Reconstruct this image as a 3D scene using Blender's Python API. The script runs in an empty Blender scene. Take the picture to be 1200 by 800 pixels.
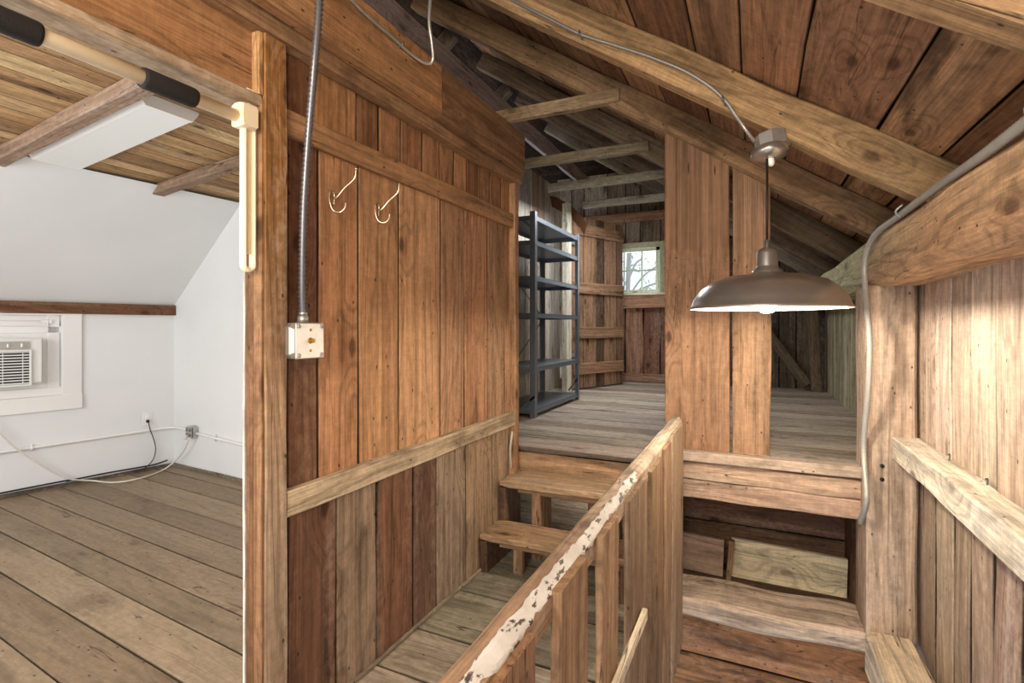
import bpy, bmesh, math, random
from mathutils import Vector, Matrix, noise

random.seed(11)
SC = bpy.context.scene
COL = SC.collection
H = 1.18                      # camera height above the landing; all z below are relative to the camera
V = Vector
F = 600.0
TH = math.atan(283.0 / F)
CT, ST = math.cos(TH), math.sin(TH)


def ray(u, v):
    dx, dz = (u - 600) / F, (383 - v) / F
    return V((dx * CT - ST, dx * ST + CT, dz))


def P(u, v, x=None, y=None, z=None, pl=None):
    d = ray(u, v)
    if x is not None: t = x / d.x
    elif y is not None: t = y / d.y
    elif z is not None: t = z / d.z
    else: t = pl[0].dot(pl[1]) / d.dot(pl[1])
    return d * t


def lin(c):
    if isinstance(c, str):
        c = tuple(int(c[i:i + 2], 16) / 255 for i in (0, 2, 4))
    return tuple((x / 12.92 if x <= .04045 else ((x + .055) / 1.055) ** 2.4) for x in c)


# ------------------------------------------------------------------ materials
class NT:
    def __init__(s, name):
        s.m = bpy.data.materials.new(name); s.m.use_nodes = True
        s.t = s.m.node_tree; s.t.nodes.clear()
        s.out = s.n('ShaderNodeOutputMaterial')

    def n(s, typ, **kw):
        nd = s.t.nodes.new(typ)
        for k, v in kw.items(): setattr(nd, k, v)
        return nd

    def l(s, a, b): s.t.links.new(a, b)

    def setin(s, sock, v):
        if hasattr(v, 'is_linked') or isinstance(v, bpy.types.NodeSocket): s.l(v, sock)
        else: sock.default_value = v

    def math(s, op, a, b=0.0, clamp=False):
        nd = s.n('ShaderNodeMath', operation=op, use_clamp=clamp)
        s.setin(nd.inputs[0], a); s.setin(nd.inputs[1], b)
        return nd.outputs[0]

    def vmul(s, a, b):
        nd = s.n('ShaderNodeVectorMath', operation='MULTIPLY')
        s.setin(nd.inputs[0], a); s.setin(nd.inputs[1], b)
        return nd.outputs[0]

    def vadd(s, a, b):
        nd = s.n('ShaderNodeVectorMath', operation='ADD')
        s.setin(nd.inputs[0], a); s.setin(nd.inputs[1], b)
        return nd.outputs[0]

    def noise(s, vec, scale=1, detail=4, rough=.55, dist=0):
        nd = s.n('ShaderNodeTexNoise')
        s.setin(nd.inputs['Vector'], vec)
        nd.inputs['Scale'].default_value = scale; nd.inputs['Detail'].default_value = detail
        nd.inputs['Roughness'].default_value = rough; nd.inputs['Distortion'].default_value = dist
        return nd.outputs[0]

    def ramp(s, fac, lo, hi, a=0.0, b=1.0):
        nd = s.n('ShaderNodeMapRange', clamp=True, interpolation_type='SMOOTHSTEP')
        s.setin(nd.inputs['Value'], fac)
        nd.inputs['From Min'].default_value = lo; nd.inputs['From Max'].default_value = hi
        nd.inputs['To Min'].default_value = a; nd.inputs['To Max'].default_value = b
        return nd.outputs[0]

    def mix(s, fac, a, b, mode='MIX'):
        nd = s.n('ShaderNodeMix', data_type='RGBA', blend_type=mode)
        s.setin(nd.inputs[0], fac)
        s.setin(nd.inputs[6], a if not isinstance(a, tuple) else (*a, 1)[:4])
        s.setin(nd.inputs[7], b if not isinstance(b, tuple) else (*b, 1)[:4])
        return nd.outputs[2]


def wood(name, grain=.55, fib=.35, stain=.5, knots=.8, rough=.78, bump=.35, saw=0.0, stain_col='2a1a10', grey=.5, gcol='b3a08d'):
    s = NT(name)
    gv = s.n('ShaderNodeAttribute', attribute_name='gv').outputs['Vector']
    tint = s.n('ShaderNodeAttribute', attribute_name='tint').outputs['Color']
    sp = s.n('ShaderNodeSeparateXYZ'); s.l(gv, sp.inputs[0])
    cb = s.n('ShaderNodeCombineXYZ'); s.l(sp.outputs[0], cb.inputs[0]); s.l(s.math('ADD', sp.outputs[1], sp.outputs[2]), cb.inputs[1])
    g2 = cb.outputs[0]
    # knots: rare cells, the grain swirls round them
    vor = s.n('ShaderNodeTexVoronoi', voronoi_dimensions='2D'); s.l(s.vmul(g2, (2.6, 5.2, 0)), vor.inputs['Vector'])
    vor.inputs['Scale'].default_value = 1.0
    sep = s.n('ShaderNodeSeparateColor'); s.l(vor.outputs['Color'], sep.inputs[0])
    pick = s.ramp(sep.outputs[0], .70, .72)
    kd = s.math('ADD', vor.outputs['Distance'], s.math('MULTIPLY', s.noise(s.vmul(gv, (30, 40, 40)), 1, 3), .05))
    knot = s.math('MULTIPLY', s.math('MULTIPLY', s.ramp(kd, .07, .14, 1, 0), pick), knots)
    halo = s.math('MULTIPLY', s.math('MULTIPLY', s.ramp(kd, .1, .38, 1, 0), pick), knots)
    base = s.noise(s.vmul(gv, (.5, 4.2, 4.2)), 1, 2, .5, .2)
    base = s.math('ADD', base, s.math('MULTIPLY', s.math('MULTIPLY', s.ramp(kd, .05, .55, 1, 0), pick), .2))
    base = s.math('ADD', base, s.math('MULTIPLY', s.noise(s.vmul(gv, (5, 30, 30)), 1, 3), .025))
    band = s.math('SINE', s.math('MULTIPLY', base, 85.0))
    band = s.ramp(band, .1, 1.0)
    fibre = s.noise(s.vmul(gv, (4.5, 150, 150)), 1, 5, .65)
    streak = s.noise(s.vmul(gv, (.8, 30, 30)), 1, 6, .68, .15)
    blot = s.noise(s.vmul(gv, (1.5, 5.5, 5.5)), 1, 6, .62, .5)
    long_ = s.noise(s.vmul(gv, (.5, 11, 11)), 1, 4, .6, .3)
    fine = s.noise(s.vmul(gv, (26, 40, 40)), 1, 5, .7)
    amp = lambda n, k: s.math('ADD', 1.0, s.math('MULTIPLY', s.math('SUBTRACT', n, .5), k))
    f = s.math('SUBTRACT', 1.08, s.math('MULTIPLY', band, grain * .42))
    f = s.math('MULTIPLY', f, amp(fibre, fib * 3.2))
    f = s.math('MULTIPLY', f, amp(streak, grain * 2.4))
    f = s.math('MULTIPLY', f, amp(fine, .95))
    f = s.math('MULTIPLY', f, amp(blot, .8 * stain + .2))
    if saw > 0:
        w = s.noise(s.vadd(s.vmul(gv, (120, 14, 14)), s.vmul(s.noise(s.vmul(gv, (3, 3, 3)), 1, 2), (6, 0, 0))), 1, 3)
        f = s.math('MULTIPLY', f, amp(w, saw))
    vm = s.n('ShaderNodeVectorMath', operation='SCALE'); s.l(tint, vm.inputs[0]); s.l(f, vm.inputs['Scale'])
    col = vm.outputs[0]
    gf = s.math('MULTIPLY', s.ramp(s.math('ADD', s.math('MULTIPLY', long_, .6), s.math('MULTIPLY', fine, .4)), .5, .68, 0, 1), .6 * grey)
    col = s.mix(gf, col, lin(gcol))
    d = s.math('MULTIPLY', s.ramp(s.math('ADD', s.math('MULTIPLY', blot, .75), s.math('MULTIPLY', streak, .25)), .47, .33, 0, 1), .8 * stain)
    col = s.mix(d, col, lin(stain_col))
    d2 = s.math('MULTIPLY', s.ramp(s.math('ADD', s.math('MULTIPLY', long_, .7), s.math('MULTIPLY', fibre, .3)), .40, .30, 0, 1), .75 * stain)
    col = s.mix(d2, col, lin(stain_col))
    speck = s.n('ShaderNodeTexVoronoi', voronoi_dimensions='2D'); s.l(s.vmul(g2, (9, 15, 0)), speck.inputs['Vector'])
    speck.inputs['Scale'].default_value = 1.0
    sc_ = s.n('ShaderNodeSeparateColor'); s.l(speck.outputs['Color'], sc_.inputs[0])
    dots = s.math('MULTIPLY', s.ramp(speck.outputs['Distance'], .035, .07, 1, 0), s.ramp(sc_.outputs[1], .78, .8))
    col = s.mix(s.math('MULTIPLY', dots, .8), col, lin('1c120c'))
    col = s.mix(s.math('MULTIPLY', halo, .3), col, lin('5a3318'))
    col = s.mix(s.math('MULTIPLY', knot, .8), col, lin('2c180d'))
    crack = s.noise(s.vmul(gv, (.9, 20, 20)), 1, 2, .4, .1)
    ck = s.math('MULTIPLY', s.ramp(s.math('ABSOLUTE', s.math('SUBTRACT', crack, .5)), .0, .008, 1, 0), s.ramp(blot, .5, .6))
    col = s.mix(s.math('MULTIPLY', ck, .85), col, lin('1d130c'))
    b = s.n('ShaderNodeBsdfPrincipled')
    s.l(col, b.inputs['Base Color'])
    b.inputs['Roughness'].default_value = rough
    b.inputs['Specular IOR Level'].default_value = .25
    bp = s.n('ShaderNodeBump'); bp.inputs['Strength'].default_value = bump; bp.inputs['Distance'].default_value = .004
    hgt = s.math('ADD', s.math('ADD', fibre, s.math('MULTIPLY', streak, 1.2)), s.math('MULTIPLY', s.math('ADD', ck, knot), -1.0))
    s.l(hgt, bp.inputs['Height']); s.l(bp.outputs[0], b.inputs['Normal'])
    s.l(b.outputs[0], s.out.inputs[0])
    return s.m


def plain(name, col, rough=.5, metal=0.0, var=.06, vs=14, bump=.0, spec=.5, emit=0, ecol=None):
    s = NT(name)
    co = s.n('ShaderNodeTexCoord').outputs['Object']
    n = s.noise(co, vs, 4, .6)
    vm = s.n('ShaderNodeVectorMath', operation='SCALE')
    c = s.n('ShaderNodeRGB'); c.outputs[0].default_value = (*lin(col), 1)
    s.l(c.outputs[0], vm.inputs[0])
    s.l(s.math('ADD', 1.0, s.math('MULTIPLY', s.math('SUBTRACT', n, .5), var * 2)), vm.inputs['Scale'])
    b = s.n('ShaderNodeBsdfPrincipled')
    s.l(vm.outputs[0], b.inputs['Base Color'])
    b.inputs['Roughness'].default_value = rough; b.inputs['Metallic'].default_value = metal
    b.inputs['Specular IOR Level'].default_value = spec
    if emit:
        b.inputs['Emission Color'].default_value = (*lin(ecol or col), 1); b.inputs['Emission Strength'].default_value = emit
    if bump:
        bp = s.n('ShaderNodeBump'); bp.inputs['Strength'].default_value = bump; bp.inputs['Distance'].default_value = .003
        s.l(s.noise(co, vs * 2.5, 5, .6), bp.inputs['Height']); s.l(bp.outputs[0], b.inputs['Normal'])
    s.l(b.outputs[0], s.out.inputs[0])
    return s.m


def white_paint(name, col='e6e6e8'):
    s = NT(name)
    co = s.n('ShaderNodeTexCoord').outputs['Object']
    big = s.noise(co, 1.3, 4, .5); sm = s.noise(co, 26, 5, .6)
    c = s.mix(s.ramp(big, .3, .75, 0, .5), lin(col), lin('d5d7d8'))
    c = s.mix(s.ramp(sm, .66, .8, 0, .35), c, lin('b9b6b2'))
    b = s.n('ShaderNodeBsdfPrincipled'); s.l(c, b.inputs['Base Color'])
    b.inputs['Roughness'].default_value = .6
    bp = s.n('ShaderNodeBump'); bp.inputs['Strength'].default_value = .12; bp.inputs['Distance'].default_value = .004
    s.l(s.noise(s.vmul(co, (3, 3, 18)), 2, 5, .6), bp.inputs['Height']); s.l(bp.outputs[0], b.inputs['Normal'])
    s.l(b.outputs[0], s.out.inputs[0])
    return s.m


def glassy(name):
    s = NT(name)
    t = s.n('ShaderNodeBsdfTransparent'); g = s.n('ShaderNodeBsdfGlossy'); g.inputs['Roughness'].default_value = .04
    t.inputs[0].default_value = (.93, .96, .97, 1)
    m = s.n('ShaderNodeMixShader'); m.inputs[0].default_value = .06
    s.l(t.outputs[0], m.inputs[1]); s.l(g.outputs[0], m.inputs[2]); s.l(m.outputs[0], s.out.inputs[0])
    return s.m


M_WALL = wood('weathered_wall_boards', .62, .38, .6, .85, saw=.28, stain_col='47301b', grey=.35, gcol='b49c80')
M_LOW = wood('stained_wall_boards', .68, .38, .95, .9, saw=.2, stain_col='2b1c12', grey=.55, gcol='a9978a')
M_BEAM = wood('rough_sawn_timber', .62, .4, .6, .75, saw=.45, bump=.7, stain_col='3f2b17', grey=.3, gcol='b89e78')
M_ROOF = wood('roof_boards', .62, .4, .85, .8, saw=.35, stain_col='2c1d11', grey=.4, gcol='a3886a')
M_GREY = wood('worn_grey_boards', .5, .4, .6, .6, bump=.5, saw=.15, stain_col='42342a', grey=.8, gcol='b5aca2')
M_PALE = wood('pale_worn_wood', .65, .42, .72, .6, bump=.5, saw=.25, stain_col='5c4633', grey=.7, gcol='c6b9aa')
M_RIGHT = wood('washed_wall_boards', .58, .42, .5, .5, bump=.5, saw=.35, stain_col='6a4e3b', grey=.8, gcol='d2c3b4')
M_FLOOR = wood('old_floor_boards', .24, .16, .5, .4, rough=.5, bump=.15, stain_col='5a4b3a', grey=.3, gcol='a8957c')
M_WHITE = white_paint('white_wall_paint', 'e5e6e6')
M_TRIMW = white_paint('white_trim_paint', 'eceae6')
def chipped(name):
    s = NT(name)
    co = s.n('ShaderNodeTexCoord').outputs['Object']
    a = s.noise(s.vmul(co, (60, 22, 60)), 1, 4, .6); b_ = s.noise(co, 9, 4, .6)
    c = s.mix(s.ramp(b_, .35, .7), lin('bfb9b0'), lin('d9d6d1'))
    c = s.mix(s.ramp(a, .57, .62), c, lin('4a3a2e'))
    b = s.n('ShaderNodeBsdfPrincipled'); s.l(c, b.inputs['Base Color']); b.inputs['Roughness'].default_value = .65
    bp = s.n('ShaderNodeBump'); bp.inputs['Strength'].default_value = .5; bp.inputs['Distance'].default_value = .003
    s.l(a, bp.inputs['Height']); s.l(bp.outputs[0], b.inputs['Normal']); s.l(b.outputs[0], s.out.inputs[0])
    return s.m


M_OLDP = chipped('old_white_paint')
M_CREAM = plain('cream_enamel', 'ead9b8', .4, var=.05)
M_FOAM = plain('black_foam', '1b1716', .85, var=.2, vs=60, bump=.4)
M_STEEL = plain('grey_shelf_steel', '6e7780', .42, .3, var=.15)
M_GALV = plain('galvanised_steel', 'b8b6b0', .4, .7, var=.25, vs=30)
M_FLEX = plain('dull_flex_conduit', 'b7b3aa', .45, .35, var=.2, vs=40)
M_FLEXD = plain('dark_flex_conduit', '74757a', .36, .6, var=.25, vs=40)
M_NICK = plain('brushed_nickel', 'bdb8b1', .29, .85, var=.05, vs=40)
M_ENAM = plain('white_enamel', 'f2f0ea', .4, var=.02)
M_BULB = plain('lit_bulb', 'fff6e6', .4, emit=720, ecol='fff1dc')
M_BLACK = plain('black_rubber', '141414', .5)
M_WCORD = plain('white_cord', 'd8d4ca', .5)
M_BRASS = plain('brass', 'b58a44', .35, .9)
M_HOOK = plain('silver_hook_wire', 'd8ccb4', .28, .9)
M_DIFF = plain('white_diffuser', 'eef0ee', .35, var=.01)
M_ACW = plain('air_conditioner_plastic', 'e4e4e0', .45, var=.02)
M_DARK = plain('dark_void', '120d0a', .9)
M_GLASS = glassy('window_glass')
M_LEAF = plain('leaf_green', 'c3cdb8', .6, var=.4, vs=3)
M_BARK = plain('bark', 'b5b0a8', .8)
M_FLASH = plain('bent_brown_sheet', '7a5238', .55, var=.2, vs=12)


# ------------------------------------------------------------------ geometry helpers
def new():
    bm = bmesh.new()
    bm.verts.layers.float_vector.new('gv'); bm.verts.layers.float_color.new('tint')
    return bm


SAT, VAL, HUE = .77, 1.10, (.985, 1.015, .98)


def jit(c, j=.10):
    c = lin(c) if isinstance(c, str) else c
    lu = .3 * c[0] + .55 * c[1] + .15 * c[2]
    c = tuple((lu + (x - lu) * SAT) * VAL * h for x, h in zip(c, HUE))
    k = 1 + random.uniform(-j, j)
    return tuple(max(0, x * k * (1 + random.uniform(-j, j) * .25)) for x in c)


def timber(bm, a, b, up, w, t, tint, c=.004, n=4, wob=.002, j=.08, tf=None, freq=2.2, round_end=False, dirt_shade=1.0):
    """A stick from a to b; w across (side = d x up), t along up; wobbling edges; grain runs a to b."""
    gl, tl = bm.verts.layers.float_vector['gv'], bm.verts.layers.float_color['tint']
    a, b, up = V(a), V(b), V(up)
    L = (b - a).length; d = (b - a) / L
    side = d.cross(up).normalized(); upn = side.cross(d).normalized()
    off = V((random.uniform(-40, 40), random.uniform(-40, 40), random.uniform(-40, 40)))
    col = jit(tint, j)
    c = min(c, w * .45, t * .45)
    rings = []
    for i in range(n + 1):
        s = i / n * L
        q = [noise.noise(V((s * freq + off.x, k * 9.7 + off.y, 3.1))) * wob * 2 for k in range(4)]
        hw0, hw1, ht0, ht1 = -w / 2 + q[0], w / 2 + q[1], -t / 2 + q[2], t / 2 + q[3]
        pr = [(hw0 + c, ht0), (hw1 - c, ht0), (hw1, ht0 + c), (hw1, ht1 - c), (hw1 - c, ht1), (hw0 + c, ht1), (hw0, ht1 - c), (hw0, ht0 + c)]
        e = 0
        if round_end and i in (0, n): e = c
        ring = []
        for x, y in pr:
            if e: x, y = x * (1 - 2 * e / w), y * (1 - 2 * e / t)
            p = a + d * s + side * x + upn * y
            vv = bm.verts.new(p)
            vv[gl] = V((s, x, y)) + off
            cc = tf(s / L, x, y, p, col) if tf else col
            if dirt_shade < 1 and len(ring) in (2, 3, 6, 7): cc = tuple(k * dirt_shade for k in cc[:3])  # side faces darkened: seam dirt and the shade of deep gaps put into the tint
            vv[tl] = (*cc[:3], 1)
            ring.append(vv)
        rings.append(ring)
    for r0, r1 in zip(rings, rings[1:]):
        for k in range(8):
            f = bm.faces.new((r0[k], r0[(k + 1) % 8], r1[(k + 1) % 8], r1[k]))
    bm.faces.new(list(reversed(rings[0]))); bm.faces.new(rings[-1])


def boards(bm, origin, run, cuts, updir, lo, hi, nrm, th, tints, gap=.003, wob=.0015, n=5, j=.12, lofn=None, hifn=None, backing=None, dirt_shade=.12):
    """Boards side by side: cuts are distances along run; each stands from lo to hi along updir; front face on the origin plane."""
    run, updir, nrm, origin = V(run).normalized(), V(updir).normalized(), V(nrm).normalized(), V(origin)
    for i, (c0, c1) in enumerate(zip(cuts, cuts[1:])):
        tint = tints[i % len(tints)] if isinstance(tints, (list, tuple)) and not isinstance(tints, str) else tints
        m = (c0 + c1) / 2
        l_, h_ = (lofn(m) if lofn else lo), (hifn(m) if hifn else hi)
        jz = random.uniform(-.0015, .0015)
        p = origin + run * m - nrm * (th / 2 + jz)
        timber(bm, p + updir * l_, p + updir * h_, nrm, (c1 - c0) - gap, th, tint, c=.004, n=n, wob=wob, j=j, dirt_shade=dirt_shade)
    if backing:
        p0, p1 = origin + run * cuts[0] - nrm * (th + .004), origin + run * cuts[-1] - nrm * (th + .004)
        l_, h_ = lo, hi
        quad(bm, p0 + updir * l_, p1 + updir * l_, p1 + updir * h_, p0 + updir * h_, backing)


def quad(bm, p0, p1, p2, p3, tint='808080', n=1):
    gl, tl = bm.verts.layers.float_vector['gv'], bm.verts.layers.float_color['tint']
    vs = []
    for p in (p0, p1, p2, p3):
        vv = bm.verts.new(p); vv[gl] = p; vv[tl] = (*lin(tint), 1); vs.append(vv)
    bm.faces.new(vs)


def box(bm, c, s, axes=None, bev=.003, tint='808080'):
    ax = axes or (V((1, 0, 0)), V((0, 1, 0)), V((0, 0, 1)))
    c = V(c)
    timber(bm, c - ax[0] * s[0] / 2, c + ax[0] * s[0] / 2, ax[2], s[1], s[2], tint, c=bev, n=3, wob=0, j=0, round_end=True)


def smooth_path(pts, k=8):
    pts = [V(p) for p in pts]
    q = [pts[0] * 2 - pts[1]] + pts + [pts[-1] * 2 - pts[-2]]
    out = []
    for i in range(1, len(q) - 2):
        p0, p1, p2, p3 = q[i - 1:i + 3]
        for m in range(k):
            t = m / k
            out.append(.5 * ((2 * p1) + (p2 - p0) * t + (2 * p0 - 5 * p1 + 4 * p2 - p3) * t * t + (3 * p1 - p0 - 3 * p2 + p3) * t ** 3))
    out.append(pts[-1])
    return out


def tube(bm, pts, r, seg=10, k=8, rib=0.0, pitch=.006, smooth=True):
    gl, tl = bm.verts.layers.float_vector['gv'], bm.verts.layers.float_color['tint']
    pts = smooth_path(pts, k) if smooth and len(pts) > 2 else [V(p) for p in pts]
    if rib:
        L = [0.0]
        for p, q in zip(pts, pts[1:]): L.append(L[-1] + (q - p).length)
        m = max(8, int(L[-1] / pitch)); res = []; j = 0
        for i in range(m + 1):
            s = L[-1] * i / m
            while j < len(pts) - 2 and L[j + 1] < s: j += 1
            dd = max(L[j + 1] - L[j], 1e-9)
            res.append(pts[j].lerp(pts[j + 1], min(1, (s - L[j]) / dd)))
        pts = res
    prev = None; rings = []
    for i, p in enumerate(pts):
        d = (pts[min(i + 1, len(pts) - 1)] - pts[max(i - 1, 0)]).normalized()
        if prev is None:
            n = d.orthogonal().normalized()
        else:
            n = (prev - d * prev.dot(d)).normalized()
        prev = n; b = d.cross(n)
        rr = r * (1 - rib * (i % 2)) if rib else r
        ring = []
        for q in range(seg):
            an = 2 * math.pi * q / seg
            vv = bm.verts.new(p + n * math.cos(an) * rr + b * math.sin(an) * rr)
            vv[gl] = p; vv[tl] = (.5, .5, .5, 1); ring.append(vv)
        rings.append(ring)
    for r0, r1 in zip(rings, rings[1:]):
        for q in range(seg):
            f = bm.faces.new((r0[q], r0[(q + 1) % seg], r1[(q + 1) % seg], r1[q])); f.smooth = True
    bm.faces.new(list(reversed(rings[0]))); bm.faces.new(rings[-1])


def lathe(bm, prof, c, axis=V((0, 0, 1)), seg=64, smooth=True, close=False):
    c = V(c); axis = V(axis).normalized(); n = axis.orthogonal().normalized(); b = axis.cross(n)
    rings = []
    for r, h in prof:
        if r < 1e-5:
            rings.append([bm.verts.new(c + axis * h)])
        else:
            rings.append([bm.verts.new(c + axis * h + (n * math.cos(2 * math.pi * q / seg) + b * math.sin(2 * math.pi * q / seg)) * r) for q in range(seg)])
    for r0, r1 in zip(rings, rings[1:]):
        for q in range(seg):
            q2 = (q + 1) % seg
            if len(r0) == 1: f = bm.faces.new((r0[0], r1[q2], r1[q])) if len(r1) > 1 else None
            elif len(r1) == 1: f = bm.faces.new((r0[q], r0[q2], r1[0]))
            else: f = bm.faces.new((r0[q], r0[q2], r1[q2], r1[q]))
            if f: f.smooth = smooth


def obj(name, bm, mat, parent=None, label=None, cat=None, group=None, kind=None):
    bmesh.ops.recalc_face_normals(bm, faces=bm.faces[:])
    me = bpy.data.meshes.new(name)
    lo = V((1e9,) * 3); hi = V((-1e9,) * 3)
    for v in bm.verts:
        for i in range(3):
            lo[i] = min(lo[i], v.co[i]); hi[i] = max(hi[i], v.co[i])
    c = V(((lo.x + hi.x) / 2, (lo.y + hi.y) / 2, lo.z))
    for v in bm.verts: v.co -= c
    bm.to_mesh(me); bm.free()
    me.materials.append(mat)
    o = bpy.data.objects.new(name, me); COL.objects.link(o)
    w = c + V((0, 0, H))
    if parent:
        o.parent = parent
        o.location = w - world_loc(parent)
    else:
        o.location = w
    tag(o, label, cat, group, kind)
    return o


def world_loc(o):
    p = V(o.location)
    while o.parent:
        o = o.parent; p += V(o.location)
    return p


def tag(o, label=None, cat=None, group=None, kind=None):
    if label: o['label'] = label
    if cat: o['category'] = cat
    if group: o['group'] = group
    if kind: o['kind'] = kind
    elif label and cat: o['kind'] = 'thing'


def thing(name, loc, label, cat, group=None):
    o = bpy.data.objects.new(name, None); COL.objects.link(o)
    o.location = V(loc) + V((0, 0, H)); o.empty_display_size = .1
    tag(o, label, cat, group)
    return o


def struct(name, bm, mat, parent=None):
    return obj(name, bm, mat, parent, kind=None if parent else 'structure')


def dup(root, delta, label=None):
    r = root.copy(); COL.objects.link(r); r.location = root.location + V(delta)
    if label: r['label'] = label
    for ch in list(root.children):
        c = ch.copy(); COL.objects.link(c); c.parent = r
        for g in list(ch.children):
            d = g.copy(); COL.objects.link(d); d.parent = c
    return r


X, Y, Z = V((1, 0, 0)), V((0, 1, 0)), V((0, 0, 1))
FL = -1.18           # landing and white room floor
LO = -.66            # loft floor
PX = -1.2            # partition face


def cuts_to(a, b, w, jt=.2):
    out = [a]
    while out[-1] < b - w * .6:
        out.append(out[-1] + w * random.uniform(1 - jt, 1 + jt))
    out[-1] = b
    return out


# ================================================================== WHITE ROOM
K0 = V((-4.47, 2.72, 0)); KD = V((-.2072, -.9783, 0)); KN = V((.9783, -.2072, 0))
ED = V((.9976, -.07, 0)); EN = V((-.07, -.9976, 0))
KPL = (K0, KN); EPL = (K0, EN)


def K(s, z, off=0): return K0 + KD * s + KN * off + Z * z
def E(s, z, off=0): return K0 + ED * s + EN * off + Z * z


bm = new()      # floor, boards parallel to the end wall
A0 = K0 + ED * -.6
cuts = cuts_to(-.05, 4.3, .185, .3)
fl_t = ['8a7052', '836a4d', '8f7556', '7e6548', '886e50']
boards(bm, V((A0.x, A0.y, FL)), EN, cuts, ED, 0, 3.82, Z, .03, fl_t, gap=.005, n=8, j=.05, dirt_shade=.35, backing='1a120c')
struct('floor', bm, M_FLOOR)

bm = new()      # knee wall with window opening
W0, W1 = P(0, 475, pl=KPL), P(74, 475, pl=KPL)
s1 = (P(72, 400, pl=KPL) - K0).dot(KD)      # opening edges along the wall
s2 = s1 + .92
zt, zb = .085, -.50
def wallrect(bm, f, a, b, z0, z1): quad(bm, f(a, z0), f(b, z0), f(b, z1), f(a, z1))
wallrect(bm, K, 0, s1, FL, .18); wallrect(bm, K, s2, 4.6, FL, .18)
wallrect(bm, K, s1, s2, FL, zb); wallrect(bm, K, s1, s2, zt, .18)
for (a, b, zz0, zz1) in ((s1, s1, zb, zt), (s2, s2, zb, zt)):
    quad(bm, K(a, zz0), K(a, zz0, -.14), K(a, zz1, -.14), K(a, zz1))
quad(bm, K(s1, zb), K(s2, zb), K(s2, zb, -.14), K(s1, zb, -.14)); quad(bm, K(s1, zt), K(s2, zt), K(s2, zt, -.14), K(s1, zt, -.14))
struct('wall_knee', bm, M_WHITE)

C0 = V((-3.54, 2.655, .945)); CD = V((-.0875, -.996, 0))
bm = new()
gr = [[bm.verts.new(K(4.6 * i / 16, .18).lerp(C0 + CD * (-.06 + 4.56 * i / 16), k / 10)) for k in range(11)] for i in range(17)]
for i in range(16):
    for k in range(10):
        f = bm.faces.new((gr[i][k], gr[i + 1][k], gr[i + 1][k + 1], gr[i][k + 1])); f.smooth = True
struct('wall_slope', bm, M_WHITE)
bm = new(); quad(bm, E(-.02, FL), E(3.25, FL), E(3.25, .9), E(-.02, .18)); quad(bm, E(-.02, .18), E(3.25, .9), E(3.25, .985), E(.92, .965)); struct('wall_end', bm, M_WHITE)
bm = new(); quad(bm, V((-5.6, -1.75, FL)), V((-1.27, -1.75, FL)), V((-1.27, -1.75, 1.35)), V((-5.6, -1.75, 1.35))); struct('wall_back', bm, M_WHITE)

bm = new()      # board ceiling rising toward the partition, boards run front to back
cd = V((1, 0, .09)).normalized()
cuts = cuts_to(-.15, 2.31, .125, .25)
boards(bm, V((-3.6, 0, .968)), cd, cuts, Y, -1.8, 2.7, V((.09, 0, -1)), .02, ['b08450', 'a07644', 'bb945f', '926a3c', 'a87c49', 'b38a58'], gap=.004, n=10, j=.14, backing='1a100a')
struct('ceiling', bm, M_ROOF if False else M_WALL)

joists = []
for (ya, yb, x0, x1, lb) in ((1.33, 1.30, -3.75, -1.28, 'grey-brown ceiling joist crossing behind the white box light'),
                            (2.12, 2.10, -3.66, -1.28, 'short grey-brown ceiling joist between the white box light and the end wall')):
    bm = new()
    z0, z1 = .968 + .09 * (x0 + 3.6) - .035, .968 + .09 * (x1 + 3.6) - .035
    timber(bm, (x0, ya, z0), (x1, yb, z1), Z, .075, .068, '93735a', c=.006, n=14, wob=.005)
    obj('ceiling_joist', bm, M_GREY, None, lb, 'joist', 'joists under the white room ceiling')

# dark plank on top of the knee wall
bm = new()
timber(bm, K(-.02, .14, .016), K(4.2, .14, .016), KN, .085, .03, '6e4526', c=.004, n=16, wob=.003)
struct('trim_1', bm, M_BEAM)
bm = new()      # grubby gap strips at the wall feet
timber(bm, E(.02, FL + .012, .006), E(3.2, FL + .012, .006), EN, .03, .012, '6d6154', n=10)
struct('baseboard_end', bm, M_GREY)
bm = new()
timber(bm, K(.02, FL + .012, .006), K(4.2, FL + .012, .006), KN, .03, .012, '5b5046', n=10)
struct('baseboard_knee', bm, M_GREY)

# window with white casing holding the air conditioner
w = bpy.data.objects.new('window_1', None); COL.objects.link(w); w.location = K(s1, zb) + Z * H; w['kind'] = 'structure'
bm = new()
for (a, b, z0, z1) in ((s1 - .115, s1, zb - .0, zt), (s2, s2 + .115, zb, zt)):
    timber(bm, K((a + b) / 2, z0, .011), K((a + b) / 2, z1, .011), KN, b - a, .022, 'dddddd', c=.003, wob=0)
timber(bm, K(s1 - .115, zb - .055, .013), K(s2 + .115, zb - .055, .013), KN, .11, .026, 'dddddd', c=.003, wob=0)
timber(bm, K(s1 - .115, zt + .02, .011), K(s2 + .115, zt + .02, .011), KN, .04, .022, 'dddddd', c=.003, wob=0)
struct('casing', bm, M_TRIMW, w)
bm = new()
for (a, b, z0, z1) in ((s1 + .005, s1 + .075, zb, zt), (s2 - .075, s2 - .005, zb, zt)):
    timber(bm, K((a + b) / 2, z0, -.04), K((a + b) / 2, z1, -.04), KN, b - a, .04, 'dddddd', wob=0)
timber(bm, K(s1, zb + .03, -.03), K(s2, zb + .03, -.03), KN, .06, .06, 'dddddd', wob=0)
timber(bm, K(s1, -.02, -.04), K(s2, -.02, -.04), KN, .05, .04, 'dddddd', wob=0)
timber(bm, K(s1, zt - .02, -.05), K(s2, zt - .02, -.05), KN, .04, .04, 'dddddd', wob=0)
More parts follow.
